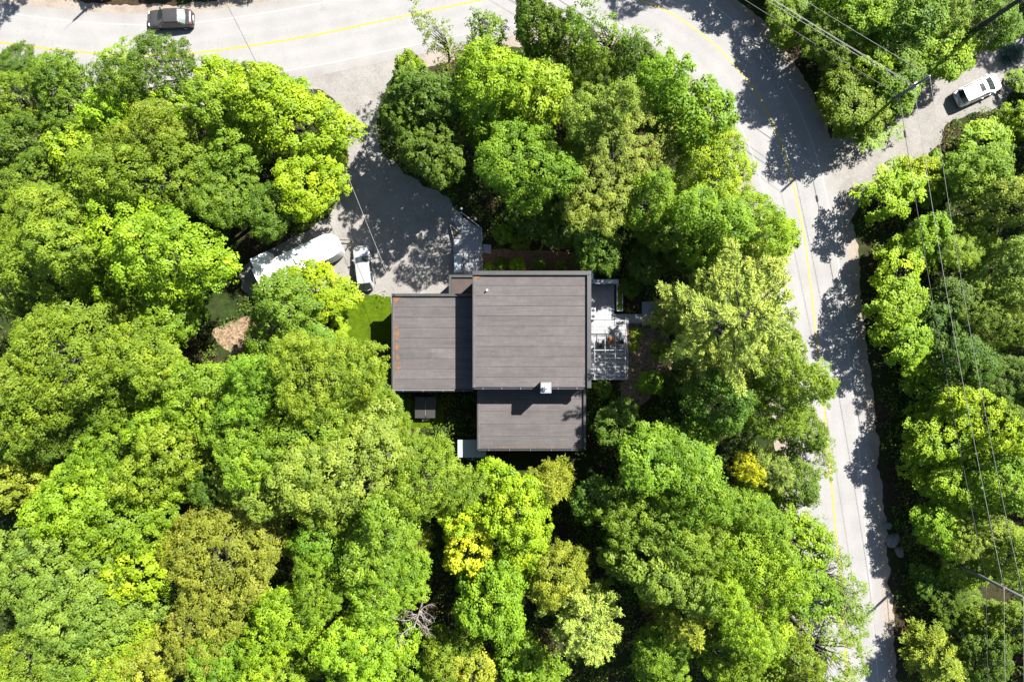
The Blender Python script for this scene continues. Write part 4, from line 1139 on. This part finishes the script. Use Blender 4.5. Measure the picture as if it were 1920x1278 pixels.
def pine_proto(seed, R, H, nwh=13, tuftn=30, needle=0.26, z0=0.3, spread=1.0, up=0.16, nb=7, width=0.048, pw=0.75):
    """conifer: whorls of branches that carry feathery needle sprays"""
    rng = np.random.default_rng(seed)
    C, N, D, T = [], [], [], []; mb = MB()
    mb.tube([(0, 0, 0), (0, 0, H * 0.5), (0, 0, H * 0.97)], [0.022 * H + 0.05, 0.014 * H + .03, 0.02], 8)
    for w in range(nwh):
        f = w / (nwh - 1); z = H * lerp(z0, 0.985, f)
        BL = R * (1 - f) ** pw * (1.0 if f > 0.2 else 0.78 + f) + 0.35
        k0 = max(4, int(round(nb * (1 - 0.35 * f)))); ph = rng.uniform(0, 6.28)
        for b_ in range(k0):
            a = ph + 6.283 * b_ / k0 + rng.normal(0, 0.2); L = BL * rng.uniform(0.6, 1.2)
            dr = np.array([math.cos(a), math.sin(a), 0]); sd = np.array([-dr[1], dr[0], 0]); zz = z + rng.normal(0, 0.2)
            pt = lambda t: np.array([0, 0, zz]) + dr * (t * L) + np.array([0, 0, L * (up * t * t - 0.06 * math.sin(t * 3.14) + 0.35 * f * t)])
            mb.tube([pt(0), pt(.5), pt(1)], [0.022 * L + 0.015, 0.012 * L + .008, 0.008], 4, cap=False)
            bt = rng.normal(0.5, 0.12)
            nk = max(3, int(L / 0.27))
            for i in range(nk):
                t = lerp(0.22, 1.0, (i + rng.uniform(0, 1)) / nk); p = pt(t)
                wd = L * 0.27 * spread * (1.12 - t) ** 0.75 * min(1, (t + .15) * 2)
                for s in (-1, 1, 0):
                    if s == 0 and rng.random() < 0.4: continue
                    off = wd * rng.uniform(0.25, 1.0)
                    c = p + sd * s * off + dr * abs(s) * off * 0.7 + np.array([0, 0, rng.normal(0.04, 0.09)])
                    di = unit(dr + sd * s * 0.8 + np.array([0, 0, 0.28]))
                    k = int(tuftn * rng.uniform(0.6, 1.2))
                    dv = unit(di + rng.normal(0, 0.42, (k, 3)))
                    cc = c + di * rng.uniform(-0.22, 0.22, k)[:, None] + rng.normal(0, 0.05, (k, 3)) + dv * needle * 0.45
                    C.append(cc); D.append(dv); N.append(unit(rng.normal(0, 0.6, (k, 3)) + np.array([0, 0, 1.0])))
                    T.append(np.clip(bt + rng.normal(0, 0.1) + rng.normal(0, 0.12, k), 0, 1))
    C = np.concatenate(C); N = np.concatenate(N); D = np.concatenate(D); T = np.concatenate(T); n = len(C)
    Ls = needle * rng.uniform(0.7, 1.25, n); Ws = np.full(n, width) * rng.uniform(0.8, 1.3, n)
    crown = leaves_mesh('crown', C, N, D, Ls, Ws, T, M['needle'])
    return dict(R=R, H=H, zc=H * 0.62, crown=crown, trunk=mb.mesh('trunk', M['bark'], True), n=n)

def dead_proto(seed, R, H):
    rng = np.random.default_rng(seed); mb = MB()
    mb.tube([(0, 0, 0), (0.1, 0, H * 0.5), (0, 0.1, H * 0.8)], [0.16, 0.11, 0.05], 7)
    tw = MB()
    for i in range(15):
        a = rng.uniform(0, 6.28); z = H * rng.uniform(0.5, 0.8); L = R * rng.uniform(0.6, 1.1)
        d = np.array([math.cos(a), math.sin(a), rng.uniform(0.15, 0.7)]); p = np.array([0, 0, z]); pts = [p]
        for k in range(5):
            d = unit(d + rng.normal(0, 0.22, 3)); p = p + d * L / 5; pts.append(p)
        mb.tube(pts, [0.06, 0.05, 0.042, 0.034, 0.026, 0.014], 5, cap=False)
        for k in range(9):
            j = rng.integers(1, 5); q = pts[j] + (pts[j + 1] - pts[j]) * rng.random(); dd = unit(d + rng.normal(0, 0.8, 3)); l = L * rng.uniform(0.2, 0.45); qs = [q]
            for m_ in range(3):
                dd = unit(dd + rng.normal(0, 0.3, 3)); q = q + dd * l / 3; qs.append(q)
            tw.tube(qs, [0.022, 0.018, 0.014, 0.008], 4, cap=False)
    return dict(R=R, H=H, zc=H * 0.75, crown=tw.mesh('twigs', M['deadwood']), trunk=mb.mesh('trunk', M['deadwood'], True), n=0)

PROTO = {
    # clumpy maples
    'maple': [broad_proto(1, 2.0, 9.0, lobe=0.95, leaf=0.20, tuft=0.33, per=20), broad_proto(2, 3.3, 12.0, lobe=1.15, leaf=0.20, tuft=0.36, per=21), broad_proto(3, 3.4, 12.5, lobe=1.25, leaf=0.21, tuft=0.38, per=20, irr=0.45),
              broad_proto(4, 5.2, 14.5, lobe=1.4, leaf=0.21, tuft=0.42, per=22, irr=0.42)],
    # fine textured oaks and ashes
    'oak': [broad_proto(11, 2.1, 9.5, lobe=0.72, tuft=0.25, leaf=0.135, per=19, flatten=0.3), broad_proto(12, 3.4, 13.0, lobe=0.78, tuft=0.26, leaf=0.14, per=16, flatten=0.3), broad_proto(13, 3.5, 13.0, lobe=0.9, tuft=0.27, leaf=0.15, per=17, irr=0.42, flatten=0.3),
            broad_proto(16, 3.3, 13.0, lobe=0.84, tuft=0.30, leaf=0.17, per=15, irr=0.5, flatten=0.5), broad_proto(14, 5.4, 15.5, lobe=0.92, tuft=0.30, leaf=0.15, per=18, irr=0.36, flatten=0.3), broad_proto(15, 5.6, 16.0, lobe=1.0, tuft=0.30, leaf=0.155, per=19, irr=0.45, flatten=0.3)],
    # upright pointed tufts
    'tuft': [broad_proto(21, 2.6, 11.5, lobe=0.85, tuft=0.27, leaf=0.21, per=14, pointy=0.35, irr=0.4, flatten=-0.2, droop=0.5), broad_proto(22, 3.3, 12.5, lobe=0.9, tuft=0.28, leaf=0.22, per=14, pointy=0.3, irr=0.4, flatten=-0.2, droop=0.5)],
    # thin see-through crowns
    'sparse': [broad_proto(31, 1.7, 9.5, lobe=0.75, tuft=0.26, leaf=0.17, per=9, dens=0.55, gaps=0.5, irr=0.5, depth=0.7), broad_proto(32, 2.8, 12.0, lobe=0.95, tuft=0.30, leaf=0.17, per=10, dens=0.6, gaps=0.5, irr=0.55, depth=0.7),
               broad_proto(33, 3.6, 13.0, lobe=1.0, tuft=0.30, leaf=0.17, per=11, dens=0.65, gaps=0.45, irr=0.5, depth=0.65)],
    'airy': [broad_proto(81, 2.4, 9.0, lobe=0.9, tuft=0.32, leaf=0.19, per=17, dens=0.85, gaps=0.3, irr=0.5), broad_proto(82, 3.0, 10.0, lobe=0.95, tuft=0.33, leaf=0.19, per=17, dens=0.85, gaps=0.28, irr=0.5)],
    'shrub': [broad_proto(41, 0.9, 1.9, lobe=0.5, tuft=0.22, leaf=0.15, per=14, depth=0.85), broad_proto(42, 1.3, 3.0, lobe=0.6, tuft=0.25, leaf=0.16, per=14, depth=0.85)],
    'pine': [pine_proto(51, 6.6, 18.0, nwh=11, nb=7, tuftn=26, needle=0.32, width=0.06, pw=0.62, spread=0.62), pine_proto(52, 4.2, 15.0, nwh=11, nb=7, tuftn=24, needle=0.27, width=0.06, spread=0.7), pine_proto(53, 2.2, 11.0, nwh=12, nb=7, tuftn=18, needle=0.24, width=0.05)],
    'spruce': [pine_proto(61, 1.5, 6.5, nwh=14, nb=9, tuftn=18, needle=0.16, width=0.05, z0=0.06, up=-0.05, pw=0.95)],
    'dead': [dead_proto(71, 2.2, 10.5), dead_proto(72, 1.9, 10.0)],
}
COLR = {  # base leaf colours
    'lime': (0.1659, 0.2603, 0.0072),
    'bright': (0.1361, 0.2245, 0.0072),
    'fresh': (0.1081, 0.1886, 0.0087),
    'mid': (0.0950, 0.1544, 0.0087),
    'olive': (0.1136, 0.1688, 0.0087),
    'dark': (0.0596, 0.1077, 0.0072),
    'blue': (0.0913, 0.1617, 0.0116),
    'dusty': (0.1155, 0.1760, 0.0173),
    'pale': (0.1426, 0.1940, 0.0216),
    'brown': (0.1453, 0.1653, 0.0158),
    'gold': (0.3447, 0.3502, 0.0129),
    'yolive': (0.1678, 0.2083, 0.0158),
    'pinec': (0.2162, 0.2649, 0.0396),
    'pined': (0.1444, 0.1886, 0.0288),
    'orange': (0.1398, 0.1635, 0.0101),
    'bspruce': (0.0838, 0.1436, 0.1080),
    'yellowgreen': (0.1817, 0.2649, 0.0072),
}
TR = np.random.default_rng(99)
used = {}
def tree(px, py, r, h, kind, colr, label, group=None, at=None, name=None):
    if at is None and kind not in ('pine', 'dead'): h *= TR.uniform(0.86, 1.14)
    if px > 1600 and at is None: h *= 0.74
    zfrac = {'pine': 0.62, 'spruce': 0.5, 'dead': 0.75, 'shrub': 0.55}.get(kind, 0.66)
    for _ in range(8):
        zc = h * zfrac
        if at is None:
            x, y, _z = P(px, py, zc)
        else:
            x, y = at
        if at is not None or not open_mask(np.array([x]), np.array([y]), 5.2, False)[0]: break
        h *= 0.88
    rm = r * 0.91 * 1.5 * (CAM_H - zc) / 1920
    opts = PROTO[kind]; dif = [abs(math.log(max(0.2, rm / o['R']))) for o in opts]
    best = min(dif); c = [o for o, d_ in zip(opts, dif) if d_ < best + 0.12]
    used[kind] = used.get(kind, 0) + 1
    p = c[used[kind] % len(c)]
    s = rm / p['R']; sz = h / p['H']
    e = empty(name or {'pine': 'pine_tree', 'spruce': 'spruce_tree', 'dead': 'dead_tree', 'shrub': 'shrub'}.get(kind, 'broadleaf_tree'), (x, y, -0.12), TR.uniform(0, 6.283), label=label, cat={'shrub': 'shrub'}.get(kind, 'tree'), group=group or 'woodland trees around the house')
    an = TR.uniform(0.92, 1.09); e.scale = (s * an, s / an, sz)
    e.rotation_euler = (TR.normal(0, 0.03), TR.normal(0, 0.03), TR.uniform(0, 6.283))
    k = COLR[colr]; v = TR.normal(1.0, 0.06); hsh = TR.normal(0, 0.05)
    cr = bpy.data.objects.new('crown' if kind != 'dead' else 'twigs', p['crown']); cr.color = (k[0] * v * (1 + hsh), k[1] * v, k[2] * v * (1 - hsh), 1)
    tk = bpy.data.objects.new('trunk', p['trunk'])
    for o in (cr, tk): COL.objects.link(o); o.parent = e
    if kind == 'dead': cr['kind'] = 'stuff'
    return e

TREES = '''
22 112 36 9 oak dark|small dark tree on the road edge at the far upper left
32 190 56 11 oak mid|mid green tree at the left edge just below the road
95 150 46 10 oak mid|small mid green tree between the left edge and the road
215 112 40 12 sparse fresh|feathery thin tree reaching over the yellow line upper left
312 135 68 14 oak dark|tall dark green tree rising over the road below the sedan
237 182 32 10 maple lime|small yellow green tree left of the tall dark roadside tree
425 150 42 11 maple lime|lime roadside tree right of the tall dark one
505 152 42 12 oak dusty|grey green roadside tree nearest the driveway mouth
546 178 38 10 maple bright|bright roadside tree at the corner of the driveway mouth
606 212 26 6 oak mid|small dull green tree on the west lip of the driveway
130 218 66 13 oak mid|mid green tree behind the upper left roadside trees
40 265 62 12 oak dark|dark green tree against the left edge below the roadside trees
420 215 62 12 maple fresh|deep fresh green maple behind the lime roadside tree
352 205 30 11 maple lime|little lime tree squeezed behind the tall dark roadside tree
205 225 40 12 maple lime|lime tree on the upper end of the yellow green streak
160 290 48 12 maple yellowgreen|yellow green tree in the middle of the left lime streak
180 355 44 12 maple lime|lime tree at the lower end of the left streak
272 272 78 14 oak olive|broad olive oak left of the driveway trees
335 335 92 15 oak olive|large olive oak in the middle of the upper left wood
452 218 28 12 oak orange|small rusty tinged crown beside the bright driveway maple
526 228 82 14 maple lime|big vivid lime maple at the driveway bend
582 336 66 10 maple lime|vivid lime maple overhanging the driveway above the camper
604 290 32 10 maple bright|bright tree leaning right over the driveway edge
432 300 64 13 maple fresh|deep green maple left of the vivid lime driveway maples
55 345 64 13 oak mid|mid green tree at the left edge a third way down
95 408 80 14 oak olive|olive tree near the left edge below the lime streak
222 400 62 13 oak mid|mid green oak above the big bright maple
425 375 72 13 oak mid|mid green tree above the camper's far end
505 392 54 9 maple dark|dark shaded maple just above the camper
330 490 116 15 maple bright|largest bright green maple with clear rounded tufts left of camper
235 520 60 12 maple bright|bright maple tucked against the left flank of the largest bright maple
90 490 88 14 oak olive|broad olive tree on the left edge level with the camper
28 558 34 11 oak dusty|small grey green crown on the left edge halfway down
318 590 66 10 maple fresh|shaded maple under the lower flank of the largest bright maple
150 650 135 16 oak olive|huge olive oak filling the left edge at mid height
260 640 80 14 oak olive|olive oak joined to the right of the huge left edge oak
50 730 82 14 oak olive|olive oak at the left edge below the huge one
250 720 76 14 oak mid|dull green oak lower right of the huge left edge oak
555 588 66 11 maple blue|blue green maple between the camper and the litter clearing
606 548 56 7 maple yellowgreen|yellow green tree leaning over the camper's near side
620 606 36 7 maple lime|lime tree between the silver car and the lawn
585 650 44 8 maple blue|low dark maple at the left corner of lawn
512 660 24 5 maple fresh|low green sapling at the edge of litter clearing
392 752 72 13 maple fresh|fresh green tree just below the litter clearing
330 770 62 13 maple bright|bright green tree left of the small litter patch
250 815 70 13 oak bright|bright fine leaved tree below the dull left oak
345 850 74 13 oak olive|olive tree left of the small litter patch's lower end
130 800 70 12 oak dark|darker crown in the hollow below the huge left oak
50 830 56 12 maple mid|mid green tree at the left edge two thirds down
470 790 76 14 oak fresh|dark fresh oak right of the small litter patch
600 722 112 15 oak olive|large smooth olive oak southwest of the garage
500 720 60 14 oak fresh|green crown at the upper left of the smooth olive oak
676 722 56 14 oak mid|green oak at the tip of the lawn
696 778 62 14 oak olive|olive oak nearest the hot tub
580 840 96 15 oak olive|olive oak below the smooth large one
690 880 104 16 oak pale|large pale green oak below the hot tub
790 856 46 12 oak mid|small oak crown beside the lean-to roof
800 905 82 15 oak mid|mid green oak southwest of the south wing
470 880 66 13 oak dusty|dusty green crown above the brown olive tree
395 905 44 11 oak dark|small dark olive crown above the brown olive tree
32 905 60 13 maple yolive|yellow green tree on the left edge above the bottom corner
180 905 70 14 maple bright|bright tree on top of the lower left bright patch
140 960 66 14 maple bright|bright tree left side of the lower left bright patch
240 965 72 14 maple fresh|bright fresh tree right side of the lower left bright patch
300 900 44 12 maple fresh|fresh green tree above the brown olive tree's left flank
442 1035 142 17 oak brown|huge brownish olive oak in the lower left
120 1085 136 16 oak dusty|huge dusty green oak near the bottom left corner
230 1120 66 14 oak dusty|dusty oak crown right of the huge dusty one
292 1065 46 13 maple lime|lime tree wedged between the dusty and the brownish oaks
352 1165 50 14 dead brown|bare dead tree below the brownish olive oak
200 1225 74 14 oak bright|bright fine leaved tree near the bottom edge far left
70 1225 80 14 oak olive|olive crown in the bottom left corner
282 1240 60 12 maple yolive|yellowish tree at the bottom edge beside the dead tree
436 1228 64 12 oak fresh|green tree at the bottom edge right of the dead tree
545 1170 80 14 oak bright|bright green oak right below the brownish oak
520 1260 62 13 oak bright|bright oak cut by the bottom edge left of centre
620 1020 64 14 oak fresh|deep green oak right of the brownish olive oak
600 1105 62 14 oak fresh|fresh green oak lower right of the brownish oak
640 960 64 14 oak olive|olive crown between the pale oak and brownish oak
740 980 78 15 oak olive|olive oak left of the golden tree
720 1095 74 14 oak fresh|fresh green oak below left of the golden tree
782 1018 30 10 pine yolive|small yellowish conifer left of the golden tree
880 1022 48 12 maple gold|golden yellow tree in the lower middle
862 948 36 11 maple yellowgreen|yellow green tree just above the golden tree
958 945 66 13 maple lime|vivid lime tree below the south wing
940 900 40 11 maple lime|small lime tree closest to the south wing wall
985 1000 46 11 maple bright|bright tree right of the golden tree
1045 905 46 14 pine yolive|feathery yellowish pine below the south wing corner
1040 1062 56 13 maple yolive|olive yellow tree above the pale lower pine
905 1130 74 13 maple bright|bright green maple below the golden tree
960 1080 36 10 oak fresh|little green crown between golden tree and olive yellow tree
684 1200 74 13 oak bright|bright oak at the bottom left of the bare branches
775 1172 48 14.5 dead brown|bare grey branches in the lower middle
832 1222 52 10 oak olive|olive tree right of the bare branches at the bottom
768 1262 50 10 oak fresh|green crown at the bottom edge under the bare branches
885 1255 44 12 maple yolive|yellowish crown at the bottom edge below the bright maple
965 1225 44 9 maple fresh|low shaded green tree in the dark gap at the bottom
1105 1165 98 18 pine pinec|large pale green pine at the bottom right of centre
1235 850 92 15 oak fresh|big rounded green oak east of the south wing
1290 920 84 15 oak fresh|big green oak below the big rounded oak
1200 950 80 15 oak mid|green oak left of the two big east oaks
1180 1045 56 13 maple dusty|grey green leafy tree above the large lower pine
1125 930 40 10 maple dark|dark shaded tree between the yellowish pine and east oaks
1255 1060 66 14 oak dusty|dusty green oak right of the grey green leafy tree
1265 1140 62 15 pine yolive|yellowish pine right of the large lower pine
1235 1235 66 13 oak fresh|green oak at the bottom edge right of the pale pine
1010 1255 48 10 maple fresh|shaded green tree at the bottom edge left of the pale pine
1395 862 25 11 airy gold|small golden crown west of the road
1440 880 46 12 pine pined|pale olive conifer crown beside the small golden one
1480 905 52 11 oak mid|green roadside oak left of the straight road
1405 955 62 13 oak fresh|fresh green oak below the small golden crown
1405 1060 88 15 oak bright|large light green oak west of the lower road
1335 1010 50 13 oak mid|darker oak left of the large light green one
1345 1110 60 14 oak bright|bright oak between the yellowish pine and the lower road oak
1468 1010 50 12 maple bright|bright tree at the road side in the lower right
1425 1200 56 12 maple lime|lime tree near the bottom left of the straight road
1486 1100 48 12 maple fresh|fresh tree behind the thin oak over the lower road
1560 1080 56 12 sparse mid|thin leaved oak hanging over the yellow line lower right
1585 1130 40 11 sparse mid|small thin crown reaching farthest over the lower road
1540 1215 84 13 sparse olive|thin ash overhanging the road at the bottom edge
1480 1235 62 12 oak olive|olive crown at the bottom edge beside the thin ash
1345 1225 70 14 oak fresh|green oak at the bottom edge west of the lime tree
1362 612 164 22 pine pinec|great pale pine between the east deck and the road
1272 582 52 10 pine pinec|smaller pale pine overhanging the end of the deck walkway
1400 520 66 15 pine pinec|pale pine crown above the great pine
1455 690 66 13 oak olive|olive roadside tree below the great pine
1440 770 66 13 oak olive|olive oak between the great pine and the golden crown
1500 800 44 11 oak mid|green roadside tree right of the olive oak
1350 760 60 13 oak dark|dark shaded oak under the great pine's lower side
1330 690 60 11 pine pined|shaded lower pine below the great pine
1530 705 30 11 sparse fresh|wispy twigs reaching over the road beside the great pine
1540 845 26 10 sparse mid|little thin crown over the road edge right of the green roadside tree
1220 715 22 4 maple fresh|small bright bush on the litter slope below the deck
1160 790 40 7 maple dark|low dark tree against the south wing's east wall
796 200 72 14 tuft dark|dark pointed maple hanging over the driveway from the right
825 290 58 12 tuft dark|dark maple in front of the entrance drive
766 238 36 11 tuft dark|dark tufted crown reaching farthest over the driveway
768 125 26 8 maple bright|small bright tree at the driveway mouth
830 80 30 10 sparse dusty|thin grey tree standing by the road at top centre
905 60 34 11 sparse mid|second thin grey green tree along the top road
880 110 30 8 sparse mid|low thin scrub below the thin top road trees
1018 58 46 15 tuft dark|tall dark slender tree at the top edge
1140 75 56 14 sparse fresh|thin leafy tree at top right of the slender dark one
1080 90 44 12 oak dark|dark crown between the slender tree and thin leafy tree
915 150 76 14 maple bright|bright rounded maple at the head of the centre wood
1000 190 82 14 maple bright|bright maple right behind the head of the centre wood
900 220 60 14 maple fresh|green maple between the dark driveway maples and bright ones
1190 135 52 12 oak dark|dark oak inside the bend at the top
1235 180 62 12 maple bright|bright tree in the crook of the road bend
1120 150 46 13 oak mid|mid green crown behind the bright top maples
985 300 92 15 oak fresh|large green oak north of the entrance
1140 320 124 15 oak pale|huge pale green oak northeast of the house
1130 240 66 15 oak dusty|dusty green crown on the upper flank of the huge pale oak
1290 235 60 13 maple fresh|fresh tree inside the bend next to the crook
1335 320 84 14 oak bright|big bright tree along the inside of the bend
1400 400 70 12 oak bright|bright tree at the road where the bend straightens
1325 402 72 12 oak fresh|green tree between the huge pale oak and the road
1215 385 56 13 oak fresh|green crown tucked under the right flank of the huge pale oak
1060 425 46 9 oak dark|low dark tree north of the mulch bed
1250 420 52 9 oak mid|mid green tree south of the huge pale oak
1440 455 40 9 maple lime|small lime tree at the inside road edge
1215 490 40 5 oak dark|dark low tree north of the side deck
1290 480 46 8 oak dark|shaded oak above the pine by the deck
1130 460 50 10 oak dark|shaded oak behind the mulch bed
1000 410 44 8 oak dark|low shaded tree between entrance and the big oaks
1590 192 66 15 maple olive|rounded olive maple on the outer corner of side lane
1617 128 32 11 maple yellowgreen|yellow crown just above the rounded olive maple
1478 28 50 12 oak fresh|green tree at the top edge outside the bend
1545 68 60 12 oak mid|mid green tree outside the bend below the top edge
1605 25 66 14 maple bright|bright maple at the top edge right of the bend
1690 70 78 14 maple fresh|large fresh maple beneath the crossing wires
1762 88 50 12 maple bright|bright tree where the side lane leaves the picture
1770 18 54 15 oak pale|pale crown at the top edge near the dark bare trunk
1660 150 48 12 oak mid|mid green tree beside the pole at the lane corner
1655 232 36 7 sparse fresh|thin low tree at the lane corner below the pole
1858 40 52 13 oak mid|green tree in the top right corner
1905 95 22 6 spruce bspruce|small blue grey spruce near the top right corner
1914 148 22 7 maple fresh|little green tree against the right edge beside the white car
1852 272 52 10 maple lime|lime maple below the white car
1912 225 34 9 maple bright|bright tree on the right edge below the white car
1660 365 56 8 airy lime|lime tree at the lower corner of side lane
1715 340 34 8 maple yellowgreen|yellow green tree right of the lane corner lime tree
1765 340 40 8 maple fresh|fresh sapling under the wires at the lane corner
1835 335 62 12 maple fresh|fresh maple right of the wires below the lane
1890 380 60 13 maple pale|pale maple on the right edge below the lime maple
1692 490 64 8 airy lime|olive lime oak along the shaded road edge
1740 450 40 9 maple bright|bright spray reaching toward the wires
1695 570 60 9 airy bright|bright tree below the olive lime oak
1820 480 56 10 oak fresh|shaded green tree right of the wires
1885 500 60 12 oak dusty|dusty tree on the right edge level with the house roof
1800 570 56 9 oak dark|dark low tree beneath the wires
1706 640 50 7 airy bright|bright clumps beside the shaded road edge
1880 600 62 12 oak mid|mid green tree on the right edge below the dusty one
1790 660 60 10 maple dark|dark tree under the middle wires
1870 700 62 12 oak dark|dark oak on the right edge mid height
1745 740 52 6 airy fresh|fresh tree beside the road opposite the great pine
1764 812 68 8.5 maple bright|bright tree right of the straight road
1840 800 60 12 maple lime|lime tree below the middle wires
1895 790 46 12 oak mid|mid green crown on the right edge beside the lime one
1740 880 46 6 airy bright|bright small tree at the shaded road edge lower right
1802 910 64 10 maple lime|lime tree under the lower wires
1880 900 60 13 oak fresh|fresh oak on the right edge lower down
1772 985 58 8 maple bright|bright tree above the lower pole
1850 1000 56 13 oak pale|pale oak right of the lower wires
1900 1040 50 13 oak olive|olive crown on the right edge above the lower pole
1802 1060 46 8 oak fresh|fresh crown just left of the lower pole
1800 1135 46 5.5 oak dark|low dark tree below the lower pole
1740 1085 30 4.5 maple dark|low dark maple between ditch rocks and the lower pole
1860 1160 46 8 oak mid|mid green tree right under the lower pole
1905 1180 50 13 oak mid|mid green crown on the right edge below the lower pole
1760 1240 60 9 pine yolive|yellowish conifer at the bottom edge right of the road
1850 1240 50 10 oak dark|dark tree in the bottom right corner
'''
TOPS = []
for line in TREES.strip().splitlines():
    a, lab = line.split('|'); q = a.split()
    e = tree(float(q[0]), float(q[1]), float(q[2]), float(q[3]), q[4], q[5], lab)
    TOPS.append((e.location.x, e.location.y, e.scale.x))

# tall bare trunk at the upper right
bt = empty('dead_tree', (*P(1748, 110, 0)[:2], -0.1), label='tall dark bare trunk leaning out at the top right', cat='tree')
MB().tube([(0, 0, 0), (0.1, 0.05, 6), (0.15, 0.1, 12), (0.2, 0.1, 17.5)], [0.3, 0.25, 0.19, 0.08], 9).build('trunk', M['bark'], bt, smooth=True)
sb_ = MB()
for k in range(9):
    a = k * 2.4; z = 6 + k * 1.2; sb_.tube([(0.1, 0.06, z), (0.1 + math.cos(a) * 0.6, 0.06 + math.sin(a) * 0.6, z + 0.15), (0.1 + math.cos(a) * 1.1, math.sin(a) * 1.1, z + 0.5)], [0.05, 0.035, 0.012], 5, cap=False)
sb_.build('branch_stubs', M['bark'], bt)

# garden shrubs
for px, py, r, c, lab in ((918, 500, 9, 'bright', 'tiny bright shrub at the west end of mulch bed'), (972, 498, 14, 'lime', 'vivid green fern shrub in the middle of mulch bed'), (1010, 500, 14, 'dark', 'dark shrub right of the vivid one in mulch bed'),
                          (940, 496, 12, 'dark', 'dark shrub left of the vivid one in mulch bed'), (1078, 486, 10, 'dusty', 'silvery shrub at the east end of mulch bed'), (1050, 500, 11, 'olive', 'olive shrub near the east end of mulch bed'),
                          (945, 440, 18, 'fresh', 'green bush behind the entrance deck'), (975, 455, 16, 'mid', 'dull bush above the mulch bed'), (1195, 625, 10, 'olive', 'low olive bush beside the walkway'),
                          (1190, 650, 9, 'olive', 'low olive bush on the litter slope'), (1145, 500, 16, 'fresh', 'green bush north of the privacy wall'), (1180, 540, 18, 'dark', 'dark bush right of the long planter'),
                          (860, 470, 5, 'mid', 'small potted green plant on the entrance deck'), (470, 650, 12, 'lime', 'lime bush in the litter clearing'), (1240, 660, 18, 'olive', 'olive bush under the walkway pine'),
                          (1130, 730, 16, 'dark', 'dark bush at the foot of the terrace'), (1250, 720, 20, 'dark', 'dark bush right of the small bright bush')):
    hh = 0.02 * r * 3.0
    tree(px, py, r, max(0.5, hh * 2), 'shrub', c, lab, 'garden shrubs near the house', at=P(px, py, hh)[:2])
# herbs in the long planter
lpE, lw_, ld_ = PLANTER_AT
for k in range(3):
    cr = bpy.data.objects.new('herb', PROTO['shrub'][0]['crown']); COL.objects.link(cr); cr.parent = lpE; cr.location = (0, (k - 1) * ld_ * 0.66, 0.62); cr.scale = (0.24, 0.40, 0.25); cr.color = (*COLR['bright'], 1)

# woods beyond the edges of the picture
def ring_tree(x, y, r, h, kind, c):
    tree(0, 0, r / (1.5 * (CAM_H - h * 0.66) / 1920), h, kind, c, 'woodland tree standing beyond the edge of the picture', 'woods beyond the picture', at=(x, y))
for px, py, r, h, kind, c in ((340, -58, 1.8, 6, 'oak', 'mid'), (430, -66, 2.2, 6, 'maple', 'fresh'), (500, -95, 2.6, 8, 'oak', 'dark'), (210, -45, 1.6, 4, 'maple', 'fresh'), (120, -110, 3, 9, 'oak', 'mid'),
                              (1310, -150, 3.4, 12, 'oak', 'mid'), (1385, -125, 3.4, 12, 'oak', 'fresh'), (1395, -40, 2.2, 7, 'maple', 'fresh'), (1450, -60, 2.6, 8, 'oak', 'mid'), (1520, -110, 3.5, 13, 'oak', 'dark'),
                              (1260, -200, 3.4, 12, 'maple', 'fresh'), (1650, -80, 3.5, 13, 'oak', 'mid')):
    x, y = P(px, py, 0)[:2]; ring_tree(x, y, r, h, kind, c)
cand = np.stack([NPR.uniform(-66, 66, 1500), NPR.uniform(-48, 50, 1500)], 1)
out_f = (np.abs(cand[:, 0]) > 53.5) | (np.abs(cand[:, 1]) > 36.5)
cand = cand[out_f & ~open_mask(cand[:, 0], cand[:, 1], 8.5)]
keep = spaced(NPR, np.concatenate([cand, np.zeros((len(cand), 1))], 1), 5.2, 90)
for k, q in enumerate(keep):
    if q[1] > 34 and q[0] < 8 and q[1] < 46 : continue
    ring_tree(q[0], q[1], 2.8 + 1.2 * NPR.random(), 10 + 5 * NPR.random(), ('oak', 'maple')[k % 2], ('mid', 'olive', 'fresh', 'bright', 'dark')[k % 5])

# undergrowth: one leafy mass under and between the trees
n = 20000
X = NPR.uniform(-62, 62, n); Y = NPR.uniform(-44, 46, n)
dens = np.array([mnoise.noise(Vector((x * 0.13, y * 0.13, 9.0))) for x, y in zip(X, Y)])
k = ~open_mask(X, Y, 6.0) & (dens > -0.3)
X = X[k]; Y = Y[k]; dens = dens[k]; n = len(X)
zc = np.clip(0.25 + 1.5 * NPR.random(n) * (dens + 0.4), 0.1, 2.2)
m_ = 15
C = np.repeat(np.stack([X, Y, zc], 1), m_, 0) + NPR.normal(0, 1, (n * m_, 3)) * np.array([0.34, 0.34, 0.16])
C[:, 2] = np.maximum(C[:, 2], 0.02)
N = unit(NPR.normal(0, 0.5, (n * m_, 3)) + np.array([0, 0, 1.0])); D = NPR.normal(0, 1, (n * m_, 3)); Ls = NPR.uniform(0.13, 0.26, n * m_)
ug = link('undergrowth', leaves_mesh('undergrowth', C, N, D, Ls, Ls * 0.7, np.clip(np.repeat(NPR.normal(0.5, 0.18, n), m_) + NPR.normal(0, 0.1, n * m_), 0, 1), M['leaf'], 0.08))
ug.color = (0.07, 0.115, 0.008, 1)
tag(ug, 'low green undergrowth on the woodland floor', 'undergrowth', kind='stuff')
